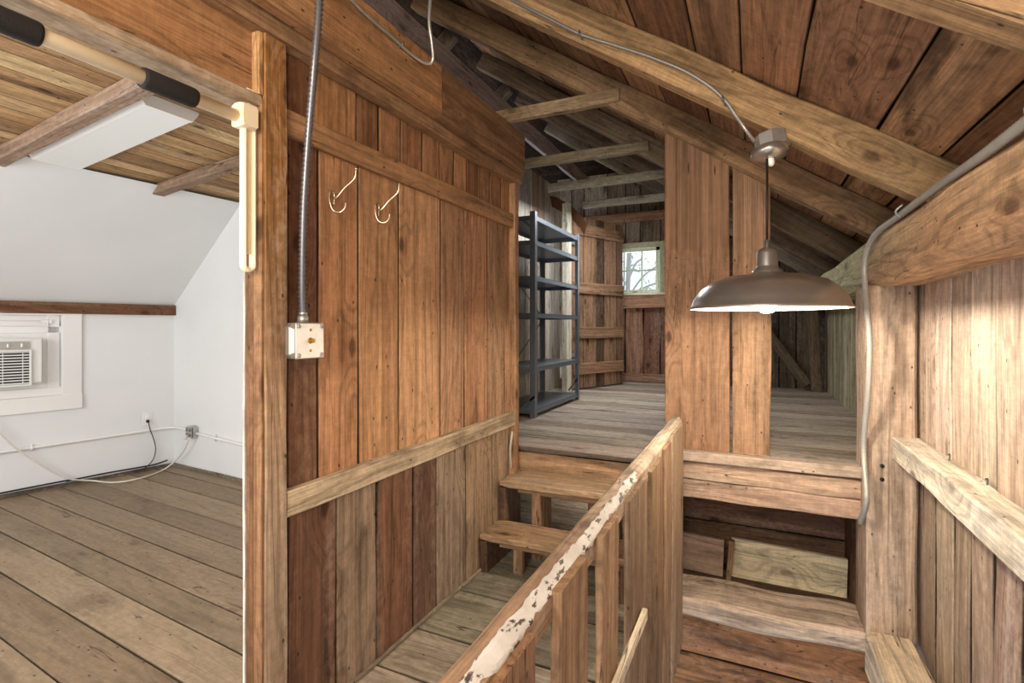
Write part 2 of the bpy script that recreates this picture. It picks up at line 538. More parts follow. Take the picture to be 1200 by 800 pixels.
struct('sash', bm, M_TRIMW, w)
bm = new(); quad(bm, K(s1, -.02, -.06), K(s2, -.02, -.06), K(s2, zt, -.06), K(s1, zt, -.06)); struct('upper_panel', bm, M_TRIMW, w)
bm = new(); timber(bm, K(s1 + .05, zt - .045, -.015), K(s1 + .11, zt - .045, -.015), KN, .03, .012, 'aaaaaa'); tube(bm, [K(s1 + .075, zt - .03, -.01), K(s1 + .075, zt - .09, -.01)], .005); struct('latch', bm, M_TRIMW, w)
bm = new(); quad(bm, K(s1, zb, -.03), K(s2, zb, -.03), K(s2, -.02, -.03), K(s1, -.02, -.03)); struct('filler_panel', bm, M_TRIMW, w)

ac = thing('air_conditioner', K(s1 + .3, -.425), 'white window air conditioner with slatted grille set in white-cased window', 'air conditioner')
a0 = (P(46, 420, pl=KPL) - K0).dot(KD)
bm = new()
timber(bm, K(a0, -.24, .0), K(a0 + .58, -.24, .0), KN, .34, .16, 'dddddd', c=.012, n=2, wob=0, round_end=True)
obj('housing', bm, M_ACW, ac)
bm = new()
timber(bm, K(a0 + .06, -.405, .084), K(a0 + .54, -.405, .084), KN, .014, .014, 'dddddd', wob=0)
timber(bm, K(a0 + .06, -.165, .084), K(a0 + .54, -.165, .084), KN, .014, .014, 'dddddd', wob=0)
for q in (.06, .54): timber(bm, K(a0 + q, -.41, .084), K(a0 + q, -.16, .084), KN, .014, .014, 'dddddd', wob=0)
acf = obj('front_frame', bm, M_ACW, ac)
bm = new(); quad(bm, K(a0 + .065, -.395, .0815), K(a0 + .535, -.395, .0815), K(a0 + .535, -.18, .0815), K(a0 + .065, -.18, .0815)); obj('grille_back', bm, M_BLACK, ac)
bm = new()
for k in range(11):
    zz = -.39 + k * .0195
    timber(bm, K(a0 + .065, zz, .086), K(a0 + .535, zz, .086), KN, .008, .008, 'dddddd', c=.001, n=1, wob=0)
for k in range(5): timber(bm, K(a0 + .1 + k * .1, -.395, .084), K(a0 + .1 + k * .1, -.18, .084), KN, .004, .006, 'dddddd', c=.001, n=1, wob=0)
obj('grille', bm, M_ACW, acf)
bm = new(); quad(bm, K(a0 + .065, -.155, .0815), K(a0 + .535, -.155, .0815), K(a0 + .535, -.10, .0815), K(a0 + .065, -.10, .0815))
for k in range(6): box(bm, K(a0 + .1 + k * .07, -.128, .083), (.02, .01, .03), (KD, KN, Z), .002)
obj('control_panel', bm, M_GALV, ac)

# surface conduit on both white walls, junction box, outlet, cords
jb = P(229, 505, pl=EPL)
js = (jb - K0).dot(ED); jz = jb.z
zc0 = P(200, 500, pl=KPL).z
def zk(s): return zc0 - .012 * s
cp = [K(4.3, zk(4.3), .018), K(2.5, zk(2.5), .018), K(1.2, zk(1.2), .018), K(.3, zk(.3), .018), K(.1, zk(.1), .02), E(.06, zk(0), .03), E(.14, zk(0), .018), E(js - .045, jz, .018)]
bm = new(); tube(bm, cp, .011, 10, 6); c = thing('conduit_pipe', K(.4, zk(.4)), 'thin white painted conduit pipe running along the knee wall to the grey junction box', 'conduit', 'white conduit pipes')
obj('pipe', bm, M_TRIMW, c)
for ss in (.9, 1.75):
    bm = new(); tube(bm, [K(ss, zk(ss) - .02, .008), K(ss, zk(ss), .032), K(ss, zk(ss) + .02, .008)], .006, 8, 5); obj('strap', bm, M_TRIMW, c)
bm = new(); tube(bm, [E(js + .045, jz - .01, .018), E(js + .5, jz - .03, .018), E(2.3, jz - .08, .018)], .011, 10, 6)
c = thing('conduit_pipe', E(js + .5, jz), 'thin white painted conduit pipe running on from the grey junction box toward the door post', 'conduit', 'white conduit pipes')
obj('pipe', bm, M_TRIMW, c)
bm = new(); tube(bm, [E(js + .3, jz - .045, .008), E(js + .3, jz - .02, .032), E(js + .3, jz + .005, .008)], .006, 8, 5); obj('strap', bm, M_TRIMW, c)

j = thing('junction_box', E(js, jz - .05), 'small grey metal junction box on the white end wall', 'electrical box')
bm = new(); box(bm, E(js, jz, .025), (.095, .05, .10), (ED, EN, Z), .006); obj('box_body', bm, M_GALV, j)
bm = new(); box(bm, E(js - .022, jz, .053), (.044, .006, .09), (ED, EN, Z), .002); box(bm, E(js + .022, jz, .053), (.042, .006, .09), (ED, EN, Z), .002); jc = obj('cover_plate', bm, M_GALV, j)
bm = new()
for q in (-.022, .022):
    for zz in (-.02, .02): lathe(bm, [(0, .004), (.013, .003), (.013, 0)], E(js + q, jz + zz, .056), EN, 16)
obj('socket_face', bm, M_FLEXD, jc)

op = P(172, 491, pl=KPL); os_ = (op - K0).dot(KD)
o_ = thing('wall_outlet', K(os_, op.z - .06), 'white wall outlet plate with a black plug on the knee wall', 'outlet')
bm = new(); box(bm, K(os_, op.z, .004), (.075, .008, .115), (KD, KN, Z), .003); o_p = obj('plate', bm, M_TRIMW, o_)
bm = new(); box(bm, K(os_, op.z + .022, .01), (.03, .006, .028), (KD, KN, Z), .003); box(bm, K(os_, op.z - .022, .01), (.03, .006, .028), (KD, KN, Z), .003); obj('receptacle', bm, M_ENAM, o_p)
pc = thing('power_cord', K(os_, FL), 'thin black power cord drooping from the wall outlet to the floor', 'cord')
bm = new(); box(bm, K(os_, op.z - .015, .022), (.022, .022, .026), (KD, KN, Z), .005); obj('plug', bm, M_BLACK, pc)
pts = [K(os_, op.z - .02, .035)] + [P(u, v, pl=(K(0, 0, .03), KN)) for u, v in ((176, 503), (182, 522), (180, 537), (170, 548), (157, 553))]
bm = new(); tube(bm, pts, .0035, 8, 8); obj('cable', bm, M_BLACK, pc)
bm = new()
tube(bm, [K(3.2, FL + .008, .02)] + [P(u, v, pl=(K(0, 0, .03), KN)) for u, v in ((30, 572), (80, 563), (120, 555), (160, 548))] + [K(.16, FL + .05, .05), K(.08, FL + .075, .09)], .006, 8, 8)
obj('floor_cable', bm, M_BLACK, None, 'black cable lying along the foot of the knee wall into the corner', 'cable')
ec = thing('extension_cord', E(js, FL), 'white extension cord looping low from the window wall to the grey junction box', 'cord')
pts = [P(u, v, pl=(K(0, 0, .06), KN)) for u, v in ((-70, 440), (-30, 480), (0, 508), (16, 523), (45, 543), (78, 560), (108, 563))] + [P(u, v, z=FL + .01) for u, v in ((135, 565), (165, 560), (190, 551))] + [P(u, v, pl=(E(0, 0, .07), EN)) for u, v in ((205, 540), (216, 527), (222, 513))]
bm = new(); tube(bm, pts, .006, 8, 8); obj('cable', bm, M_WCORD, ec)
bm = new(); tube(bm, [E(js - .02, jz - .06, .07), E(js - .02, jz - .022, .06)], .012, 10); obj('plug', bm, M_WCORD, ec)

# fluorescent wrap light
lt = thing('ceiling_light', (-3.05, 1.52, .93), 'long white box light fixture hanging under the board ceiling', 'ceiling light')
la, lb = V((-3.55, 1.52, .955)), V((-2.52, 1.505, 1.048))
ld = (lb - la).normalized(); ls = ld.cross(Z).normalized(); lu = ls.cross(ld)
bm = new()      # diffuser with sloped sides
prof = [(-.135, .03), (-.135, .005), (-.105, -.038), (.105, -.038), (.135, .005), (.135, .03)]
rings = [[bm.verts.new(p + ls * q[0] + lu * q[1]) for q in prof] for p in (la, lb)]
for k in range(6): bm.faces.new((rings[0][k], rings[0][(k + 1) % 6], rings[1][(k + 1) % 6], rings[1][k]))
bm.faces.new(rings[0]); bm.faces.new(list(reversed(rings[1])))
obj('diffuser', bm, M_DIFF, lt)
for e, s_ in ((la, -1), (lb, 1)):
    bm = new()
    r2 = [[bm.verts.new(e + ld * s_ * dd + ls * q[0] * 1.03 + lu * (q[1] * 1.03)) for q in prof] for dd in (-.003, .016)]
    for k in range(6): bm.faces.new((r2[0][k], r2[0][(k + 1) % 6], r2[1][(k + 1) % 6], r2[1][k]))
    bm.faces.new(r2[0]); bm.faces.new(list(reversed(r2[1])))
    obj('end_cap', bm, M_ENAM, lt)

# ================================================================== PARTITION
def pcut(us, x=PX): return [P(u, 400, x=x).y for u in us]


top, umid, lmid = .84, .57, -.495
bm = new()
u_up = [337, 366, 418, 444, 470, 495, 515, 532, 547, 560, 574, 587, 606]
tc = ['7a4a24', 'ab7238', '7e5028', 'a0693a', '996236', 'a97140', '9c683a', 'a46f40', '8a5a32', 'a06a3c', '996438', 'a06c40']
boards(bm, V((PX, 0, 0)), Y, pcut(u_up), Z, umid - .02, top, X, .022, tc, gap=.005, n=6, j=.08, backing='140c07')
u_m = [337, 373, 420, 467, 516, 544, 571, 591, 606]
tm = ['6f452a', 'b57a46', 'ae7746', 'b98354', 'a5744c', 'a87246', 'a07450', 'a87850']
boards(bm, V((PX, 0, 0)), Y, pcut(u_m), Z, lmid - .02, umid, X, .022, tm, gap=.005, n=8, j=.06, backing='140c07')
struct('wall_partition', bm, M_WALL)
bm = new()
u_l = [337, 394, 442, 484, 511, 546, 577, 606]
tlw = ['6b452e', '92765c', '744b30', '644532', '937861', '9c7a5a', '9a785a']
boards(bm, V((PX, 0, 0)), Y, pcut(u_l), Z, FL - .02, lmid, X, .022, tlw, gap=.005, n=8, j=.05, backing='140c07')
struct('wall_partition_lower', bm, M_LOW)
bm = new()      # back skin of the partition, painted white room side
quad(bm, V((-1.262, 1.0, FL)), V((-1.262, 2.52, FL)), V((-1.262, 2.52, 1.1)), V((-1.262, 1.0, 1.1))); struct('wall_partition_back', bm, M_WHITE)

bm = new(); timber(bm, (PX + .012, 1.017, umid + .004), (PX + .012, 2.53, umid + .004), X, .075, .026, 'a0703f', c=.004, n=12, wob=.003); struct('trim_2', bm, M_WALL)
bm = new(); timber(bm, (PX + .016, 1.017, lmid), (PX + .016, 2.53, lmid), X, .075, .032, 'b39676', c=.004, n=12, wob=.003); struct('trim_3', bm, M_PALE)
bm = new(); timber(bm, (PX + .01, 2.535, FL), (PX + .01, 2.535, .84), X, .05, .05, 'a3744a', c=.004, n=8); struct('trim_4', bm, M_WALL)
bm = new(); timber(bm, (PX + .025, -.9, .81), (PX + .025, 2.56, .81), X, .065, .055, '95683e', c=.006, n=24, wob=.003); struct('trim_5', bm, M_BEAM)
bm = new()      # strip at the foot of the partition
timber(bm, (PX + .008, 1.017, FL + .01), (PX + .008, 2.2, FL + .007), X, .018, .014, '8a725c', n=8); struct('baseboard_partition', bm, M_PALE)

# deep header plank above, in two lengths
for (y0, y1, col, lb) in ((-.9, 1.675, 'a06c38', 'long orange-brown header plank on edge along the partition top, white cable clipped to it'),
                         (1.68, 2.47, '855c38', 'short darker brown header plank ending above the loft steps')):
    bm = new(); timber(bm, (-1.113, y0, .912), (-1.113, y1, .912), X, .198, .045, col, c=.003, n=16, wob=.002)
    obj('header_plank', bm, M_BEAM, None, lb, 'plank', 'header planks on the partition')

# door post and lining
bm = new()
timber(bm, (-1.20, .979, FL), (-1.20, .979, .80), X, .073, .07, 'a1764d', c=.004, n=20, wob=.003, tf=lambda s, x, y, p, c: tuple(a + (b - a) * min(1, max(0, (.35 - p.z) / .9)) for a, b in zip(lin('8a6238'), lin('9c8670'))))
obj('door_post', bm, M_PALE, None, 'tall weathered post beside the doorway to the white room', 'post')
bm = new()
timber(bm, (-1.183, .9385, FL), (-1.183, .9385, .60), X, .008, .032, '8f5f34', c=.001, n=14, wob=.0006)
timber(bm, (-1.216, .9395, FL), (-1.216, .9395, .60), X, .006, .028, '744822', c=.001, n=14, wob=.0006)
struct('trim_6', bm, M_BEAM)
bm = new(); timber(bm, (-1.238, .942, FL), (-1.238, .942, .6), X, .012, .008, 'cfc8bd', c=.001, n=10, wob=.0006); struct('trim_7', bm, M_PALE)
# doorway header
bm = new(); timber(bm, (-1.215, -.9, .70), (-1.215, .94, .70), X, .19, .04, '8f5e2e', c=.004, n=14, wob=.002); struct('trim_8', bm, M_BEAM)
bm = new(); timber(bm, (-1.205, -.9, .595), (-1.205, .935, .595), X, .028, .075, '9a7d60', c=.004, n=14, wob=.002); struct('trim_9', bm, M_PALE)
bm = new(); timber(bm, (-1.185, .935, .61), (-1.185, .935, .775), X, .014, .03, 'c48d4e', c=.002, n=4); struct('trim_10', bm, M_BEAM)
bm = new(); timber(bm, (-1.215, -.3, FL), (-1.215, -.3, .80), X, .12, .09, 'a1764d', c=.004, n=10)
struct('trim_22', bm, M_PALE)

# doorway exercise bar
bar = thing('exercise_bar', (-1.2, .9, .13), 'cream doorway exercise bar with two black foam grips and slotted hanging upright', 'exercise bar')
bx, bz = -1.185, .535
bm = new(); tube(bm, [(bx, -.212, bz), (bx, .9, bz)], .0155, 20); obj('crossbar', bm, M_CREAM, bar)
for a, b in ((.16, P(46, 45, x=bx).y), (P(166, 92, x=bx).y, P(228, 118, x=bx).y)):
    bm = new(); lathe(bm, [(.001, 0), (.021, 0), (.0225, .006), (.0225, b - a - .006), (.021, b - a), (.001, b - a)], (bx, a, bz), Y, 24); obj('foam_grip', bm, M_FOAM, bar)
uy = .908
bm = new()
for q in (-.0135, .0135): timber(bm, (bx + .0, uy + q, .16), (bx + .0, uy + q, .56), X, .0085, .022, 'dddddd', c=.003, n=2, wob=0)
timber(bm, (bx - .006, uy, .19), (bx - .006, uy, .56), X, .02, .012, 'dddddd', c=.002, n=2, wob=0)
for k in range(9):   # rounded slotted end
    a0_, a1_ = math.pi * k / 8, math.pi * (k + 1) / 8
    if k < 8:
        timber(bm, (bx, uy + .0135 * math.cos(a0_), .16 - .0135 * math.sin(a0_)), (bx, uy + .0135 * math.cos(a1_), .16 - .0135 * math.sin(a1_)), X, .0085, .022, 'dddddd', c=.003, n=1, wob=0)
obj('upright', bm, M_CREAM, bar)
bm = new(); box(bm, (bx + .002, uy - .01, bz + .004), (.046, .05, .062), None, .004); box(bm, (bx - .01, uy + .014, bz + .05), (.02, .03, .075), None, .003); obj('bracket', bm, M_CREAM, bar)
bm = new(); box(bm, (bx, -.212, bz), (.046, .05, .1), None, .004); obj('bracket', bm, M_CREAM, bar)

# coat hooks
def hook(u, v, label):
    p = P(u, v, x=PX + .004)
    y, z = p.y, p.z
    h = thing('coat_hook', (PX, y, z - .04), label, 'coat hook', 'wire coat hooks on the partition boards')
    bm = new()
    tube(bm, [(PX + .004, y, z + .005), (PX + .02, y + .002, z + .0), (PX + .045, y + .012, z + .03), (PX + .075, y + .022, z + .058), (PX + .08, y + .024, z + .085)], .0028, 8, 8)
    lathe(bm, [(0, .004), (.004, .003), (.005, 0), (.004, -.003), (0, -.004)], (PX + .08, y + .024, z + .088), Z, 12)
    obj('upper_prong', bm, M_HOOK, h)
    bm = new()
    tube(bm, [(PX + .005, y - .008, z + .018), (PX + .006, y - .012, z - .01), (PX + .014, y - .006, z - .04), (PX + .034, y + .004, z - .046), (PX + .046, y + .012, z - .032), (PX + .047, y + .014, z - .016)], .0028, 8, 8)
    obj('lower_prong', bm, M_HOOK, h)
    bm = new()
    tube(bm, [(PX + .004, y - .008, z - .02), (PX + .004, y - .01, z + .012), (PX + .004, y, z + .024), (PX + .004, y + .01, z + .012), (PX + .004, y + .008, z - .02)], .0028, 8, 6)
    obj('backplate', bm, M_HOOK, h)
hook(389, 232, 'silver wire coat hook on the partition, the one closer to the doorway')
hook(442, 246, 'silver wire coat hook on the partition, the one closer to the steel shelving')

# switch box and its conduit
byc = .5 * (P(346, 400, x=-1.13).y + P(378, 400, x=-1.13).y); bzc = P(362, 399, x=-1.13).z
sb = thing('switch_box', (-1.15, byc, bzc - .05), 'square silver metal switch box fixed to the partition beside the door post', 'switch box')
bm = new(); box(bm, (-1.163, byc, bzc), (.06, .1, .1), None, .012); obj('box_body', bm, M_GALV, sb)
bm = new(); box(bm, (-1.129, byc, bzc), (.008, .102, .102), None, .003)
for q in (-.04, .04):
    for r in (-.04, .04): lathe(bm, [(0, .003), (.006, .002), (.006, 0)], (-1.125, byc + q, bzc + r), X, 12)
cpl = obj('cover_plate', bm, M_GALV, sb)
bm = new(); box(bm, (-1.118, byc, bzc), (.02, .008, .012), None, .002); lathe(bm, [(0, .003), (.008, .002), (.009, 0)], (-1.125, byc, bzc), X, 16); obj('toggle', bm, M_BRASS, cpl)
bm = new()
for r in (-.028, .03):
    bm = new(); lathe(bm, [(0, .003), (.004, .002), (.004, 0)], (-1.125, byc, bzc + r), X, 10); obj('screw', bm, M_BRASS, cpl)

bm = new()
pts = [(-1.16, byc + .005, bzc + .06), P(354, 330, x=-1.15), P(356, 240, x=-1.13), P(362, 150, x=-1.1), P(368, 80, x=-1.06), P(373, 20, x=-1.045), P(375, -40, x=-1.045)]
tube(bm, pts, .0115, 12, 8, rib=.3, pitch=.0065)
fc = obj('flexible_conduit', bm, M_FLEXD, None, 'dark ribbed flexible conduit hanging down the partition to the switch box', 'conduit')
bm = new(); lathe(bm, [(.0, 0), (.015, 0), (.015, .018), (.012, .02), (.012, .03)], (-1.16, byc + .005, bzc + .05), Z, 16); obj('connector', bm, M_GALV, fc)

bm = new()
hx = -1.08
pts = [P(400, -12, x=hx), P(430, 18, x=hx), P(458, 42, x=hx), P(480, 62, x=hx), P(498, 74, x=hx + .02), P(507, 71, x=hx + .04), P(506, 50, x=hx + .05), P(503, 25, x=hx + .05), P(505, -10, x=hx + .05)]
tube(bm, pts, .0062, 10, 8, rib=.15, pitch=.005)
wc = obj('armoured_cable', bm, M_GALV, None, 'thin silver cable drooping in a loop over the long header plank', 'cable')
bm = new(); p = P(470, 52, x=hx); tube(bm, [p + V((-.012, 0, .012)), p + V((.008, 0, .002)), p + V((-.012, 0, -.01))], .003, 6, 4); obj('staple', bm, M_FLEXD, wc)

# ================================================================== ROOF
SL = .675
def zr(x, off=0): return .7675 - SL * x + off      # rafter underside; off vertical
RD = V((1, 0, -SL)).normalized(); RN = V((SL, 0, 1)).normalized()
RT = .14; VO = RT / RN.z
XR = -2.1
rys = [(1.16, 'aa7a48', 'roof rafter overhead in front of the silver-clipped cable rafter'), (2.16, 'b98a52', 'long golden-brown roof rafter carrying the armoured cable and pendant lamp'),
       (2.945, '9c744a', 'roof rafter resting on top of the two wide plank posts'), (3.86, '83684c', 'weathered roof rafter just beyond the plank posts'),
       (4.62, '7b6350', 'grey-brown roof rafter, third beyond the plank posts toward the small window'), (5.42, '8b7b68', 'pale roof rafter closest to the small far window')]
for (y, col, lb) in rys:
    bm = new()
    c0 = V((XR, y, zr(XR) + VO / 2)); x1 = .60; c1 = V((x1, y, zr(x1) + VO / 2))
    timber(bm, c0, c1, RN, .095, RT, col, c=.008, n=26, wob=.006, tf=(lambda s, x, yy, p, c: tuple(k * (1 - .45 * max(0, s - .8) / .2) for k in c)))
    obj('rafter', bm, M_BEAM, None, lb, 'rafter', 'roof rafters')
bm = new()
L = (.9 - XR) / RD.x
cuts = cuts_to(0, L, .25, .22)
for k in range(1, len(cuts) - 1): pass
o0 = V((XR, 0, zr(XR) + VO + .002))
boards(bm, o0, RD, cuts, Y, -1.2, 6.5, -RN, .024, ['99683f', '895a37', 'a27046', '7d5232', '966741'], gap=.006, wob=.003, n=26, j=.16, backing='0d0805')
struct('ceiling_roof', bm, M_ROOF)
bm = new()       # the other slope of the roof
LD = V((-1, 0, -.76)).normalized()
L2 = 2.75 / -LD.x
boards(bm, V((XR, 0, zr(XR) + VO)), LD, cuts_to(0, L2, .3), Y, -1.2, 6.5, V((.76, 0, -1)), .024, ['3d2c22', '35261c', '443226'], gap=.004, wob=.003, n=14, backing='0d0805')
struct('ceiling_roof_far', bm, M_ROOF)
bm = new(); timber(bm, (-1.93, -1, 1.84), (-1.93, 6.3, 1.84), Z, .04, .17, 'a08a88', c=.004, n=30, wob=.004)
obj('ridge_board', bm, M_GREY, None, 'purplish grey ridge board running above the header planks under the roof peak', 'board')
for (y, ul, ur, col, lb) in ((2.90, 596, 678, 'a07d54', 'collar tie just past the end of the header plank, shortest and highest in view'),
                             (3.80, 612, 722, '877558', 'second collar tie beyond the header plank end'),
                             (4.56, 630, 745, '8c7f68', 'third collar tie, pale edged, before the far one by the window'),
                             (5.36, 662, 768, 'a59c8d', 'whitish collar tie farthest in, just before the small window')):
    z = 1.32
    xr = (.7675 + VO * .4 - z) / SL
    bm = new(); timber(bm, (xr - 1.05 if y < 5 else xr - .95, y - .0, z), (xr + .03, y, z), Z, .05, .075, col, c=.005, n=12, wob=.003)
    obj('collar_tie', bm, M_GREY, None, lb, 'collar tie', 'collar ties under the roof')
# left-hand rafters facing the loft passage
for (y, lb) in ((3.4, 'dark rafter of the far roof slope, nearest beyond the header plank end'), (4.4, 'dark rafter of the far roof slope, midway along the loft passage')):
    bm = new(); x0, x1 = XR + .1, -3.3
    zf = lambda x: zr(XR) + VO - .07 + .76 * (x - XR)
    timber(bm, (XR - .02, y, zf(XR)), (x1, y, zf(x1)), V((.76, 0, -1)), .08, .13, '6b5441', n=10); obj('rafter', bm, M_ROOF, None, lb, 'rafter', 'rafters of the far roof slope')

# ================================================================== KNEE-HIGH PLATE BEAM, RIGHT WALL
bm = new()
def beam_t(s, x, y, p, c):
    k = min(1, max(0, (p.y - 1.9) / 1.1))
    a, b = lin('c4a07a'), lin('b8b38c')
    c2 = tuple(q + (w_ - q) * k for q, w_ in zip(a, b))
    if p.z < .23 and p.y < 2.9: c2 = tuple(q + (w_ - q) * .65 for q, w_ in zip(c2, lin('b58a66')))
    return c2
timber(bm, (.605, -.3, .275), (.605, 6.4, .315), Z, .27, .215, 'b99560', c=.03, n=70, wob=.010, tf=beam_t, freq=1.8)
obj('plate_beam', bm, M_BEAM, None, 'massive hewn beam along the top of the board wall under the rafters', 'beam')

bm = new()
rcuts = [-.6, -.3, -.05, .25, .5, .78, 1.06, 1.3, 1.55, 1.78, 2.0, 2.2, 2.38, 2.56, 2.70, 2.86]
boards(bm, V((.655, 0, 0)), Y, rcuts, Z, lmid - .05, .22, -X, .024, ['bfa490', 'b59883', 'c9ae9a', 'bca08b', 'b0937e'], gap=.004, wob=.003, n=10, j=.07, backing='1a120d')
struct('wall_right', bm, M_RIGHT)
bm = new()
rcuts2 = [-.6, -.3, .02, .3, .55, .85, 1.1, 1.36, 1.6, 1.84, 2.02, 2.2, 2.36, 2.56, 2.72, 2.86]
boards(bm, V((.655, 0, 0)), Y, rcuts2, Z, -2.7, lmid - .06, -X, .024, ['a88b72', '94775f', 'b09278', '9c7c62', '8e7160'], gap=.013, wob=.004, n=12, j=.09, backing='120c08')
struct('wall_right_lower', bm, M_RIGHT)
bm = new()
boards(bm, V((.68, 0, 0)), Y, cuts_to(2.88, 6.4, .14), Z, LO - .1, .24, -X, .024, ['a59a78', '9a8d6c', 'aea283', '8f8164'], gap=.006, wob=.003, n=5, j=.08, backing='120c08')
struct('wall_right_loft', bm, M_GREY)
# eave closure over the beam
bm = new(); timber(bm, (.79, -.8, .36), (.79, 6.4, .36), X, .36, .03, '46301f', n=10); struct('trim_11', bm, M_ROOF)
# rail along the right wall
bm = new()
timber(bm, (.605, -.4, -.532), (.605, 2.76, -.532), Z, .095, .10, 'cdb9a5', c=.006, n=50, wob=.006, freq=3,
       tf=lambda s, x, y, p, c: tuple(a + (b - a) * (1 if noise.noise(p * 9) > .1 else 0) * .6 for a, b in zip(c, lin('d9d2c6'))))
rl = obj('wall_rail', bm, M_PALE, None, 'pale flaking horizontal rail nailed along the board wall into the corner post', 'rail')
bm = new()
for y in (2.35, 2.02, 1.7):
    bm = new(); tube(bm, [(.64, y, -.49), (.642, y, -.462), (.634, y - .012, -.46)], .003, 6, 3); obj('bent_nail', bm, M_FLEXD, rl)
# corner post
bm = new()
timber(bm, (.55, 2.885, -1.42), (.55, 2.885, .185), Y, .185, .27, 'b3947a', c=.01, n=30, wob=.004)
cpst = obj('corner_post', bm, M_PALE, None, 'thick square corner post under the hewn beam with grey conduit on it', 'post')
bm = new()
for zz in (-.615, -.675):
    bm = new(); lathe(bm, [(0, .004), (.007, .003), (.009, 0)], (.515, 2.748, zz), -Y, 16); obj('peg', bm, M_DARK, cpst)
# sill timber along the foot of the wall
bm = new(); timber(bm, (.54, .9, -1.445), (.54, 2.74, -1.445), Z, .175, .19, 'c2a68a', c=.014, n=30, wob=.006)
obj('sill_timber', bm, M_PALE, None, 'pale heavy sill timber along the foot of the board wall beside the stairwell', 'timber')

# grey conduit over the beam and down the post
bm = new()
pts = [(.473, yy, .385 + .006 * yy + q) for yy, q in ((.7, 0), (1.1, .004), (1.5, -.003), (1.9, .002), (2.25, 0))] + [(.455, 2.5, .385), (.445, 2.64, .34), (.442, 2.70, .26)] + \
      [P(u, v, x=.442) for u, v in ((1015, 350), (1019, 400), (1017, 460), (1012, 520), (1015, 570), (1015, 590), (1008, 612))]
tube(bm, pts, .0125, 12, 8, rib=.2, pitch=.008)
gc = obj('flexible_conduit', bm, M_FLEX, None, 'grey flexible conduit running over the hewn beam and down the corner post', 'conduit')
for (u, v) in ((1045, 268), (1150, 192)):
    yy = 1.25 if u > 1100 else 2.2; p = V((.469, yy, .392 + .006 * yy))
    bm = new(); tube(bm, [p + V((.0, .012, -.02)), p + V((-.018, 0, .0)), p + V((.0, -.012, .02))], .004, 6, 5); obj('strap', bm, M_GALV, gc)

# ================================================================== LOFT
bm = new()
ltt = ['a08d7c', '95816f', 'ab9884', '8f7a67', 'a4907e']
cutsl = [2.6, 2.83, 3.0] + cuts_to(3.2, 6.35, .2)
boards(bm, V((0, 0, LO)), Y, cutsl, X, -1.95, -.348, Z, .028, ltt, dirt_shade=.3, gap=.006, wob=.003, n=8, j=.1, backing='140d08')
boards(bm, V((0, 0, LO)), Y, [2.90] + cuts_to(3.08, 6.35, .2), X, -.40, .68, Z, .028, ltt, dirt_shade=.3, gap=.006, wob=.003, n=6, j=.1, backing='140d08')
struct('floor_loft', bm, M_GREY)
bm = new(); timber(bm, (-1.19, 2.615, LO - .105), (-.33, 2.66, LO - .105), Y, .145, .03, 'a87f58', c=.004, n=10, wob=.003); struct('trim_12', bm, M_LOW if False else M_WALL)
bm = new(); timber(bm, (-.365, 2.872, LO - .025), (.457, 2.885, LO - .025), Y, .054, .05, 'b3967e', c=.006, n=10, wob=.003); struct('trim_13', bm, M_PALE)
bm = new(); timber(bm, (-.42, 2.935, LO - .105), (.46, 2.935, LO - .108), Y, .088, .11, 'b58e70', c=.004, n=24, wob=.004, freq=4)
timber(bm, (-.42, 2.935, LO - .203), (.46, 2.935, LO - .203), Y, .098, .11, 'b58e70', c=.004, n=24, wob=.004, freq=4)
timber(bm, (-.42, 2.95, LO - .155), (.46, 2.95, LO - .155), Y, .03, .08, '2c1d12', n=4)
obj('loft_beam', bm, M_PALE, None, 'cracked timber beam under the loft floor edge above the recess', 'beam')

for (u0, u1, y, z1, col, lb, d) in ((779, 855, 2.915, None, '986a47', 'wide plank post carrying the rafter, the broader of the pair at the loft edge', .05),
                                    (858, 903, 2.917, None, '9d714f', 'narrower plank post behind the pendant lamp at the loft edge', .05)):
    x0, x1 = P(u0, 400, y=y).x, P(u1, 400, y=y).x
    bm = new()
    zt_ = zr((x0 + x1) / 2) + .03
    timber(bm, ((x0 + x1) / 2, y + d / 2, LO - .13 if u0 > 800 else LO - .13), ((x0 + x1) / 2, y + d / 2, zt_), Y, x1 - x0, d, col, c=.004, n=16, wob=.004)
    for v_ in bm.verts:
        if v_.co.z > .5: v_.co.z = zr(v_.co.x) + .07
    obj('plank_post', bm, M_WALL, None, lb, 'post', 'plank posts at the loft edge')

# end wall with window
YE = 6.25
wx0, wx1, wz0, wz1 = -1.64, -1.0, .41, .95
bm = new()
g1 = ['8d7a66', '7c6a58', '988570', '85705c']
boards(bm, V((0, YE, 0)), X, cuts_to(-2.3, wx0, .2), Z, LO, 1.9, -Y, .024, g1, n=6, gap=.006)
boards(bm, V((0, YE, 0)), X, cuts_to(wx1, -.3, .2), Z, LO, 1.9, -Y, .024, ['7c5238', '8a6248', '74503a'], n=6, gap=.006)
boards(bm, V((0, YE, 0)), X, cuts_to(wx0, wx1, .21), Z, wz1, 1.9, -Y, .024, ['75604c', '837060', '6b5848'], n=6, gap=.006)
boards(bm, V((0, YE, 0)), X, [wx0, -1.42, -1.2, wx1], Z, LO, wz0, -Y, .024, ['7d4f36', '8a5a3c', '75452e'], n=10, gap=.012, wob=.01)
boards(bm, V((0, YE + .02, 0)), X, cuts_to(-.3, 1.0, .17), Z, LO, 1.0, -Y, .024, ['5a4a3c', '66553f', '4f4035'], n=6, gap=.008, wob=.004)
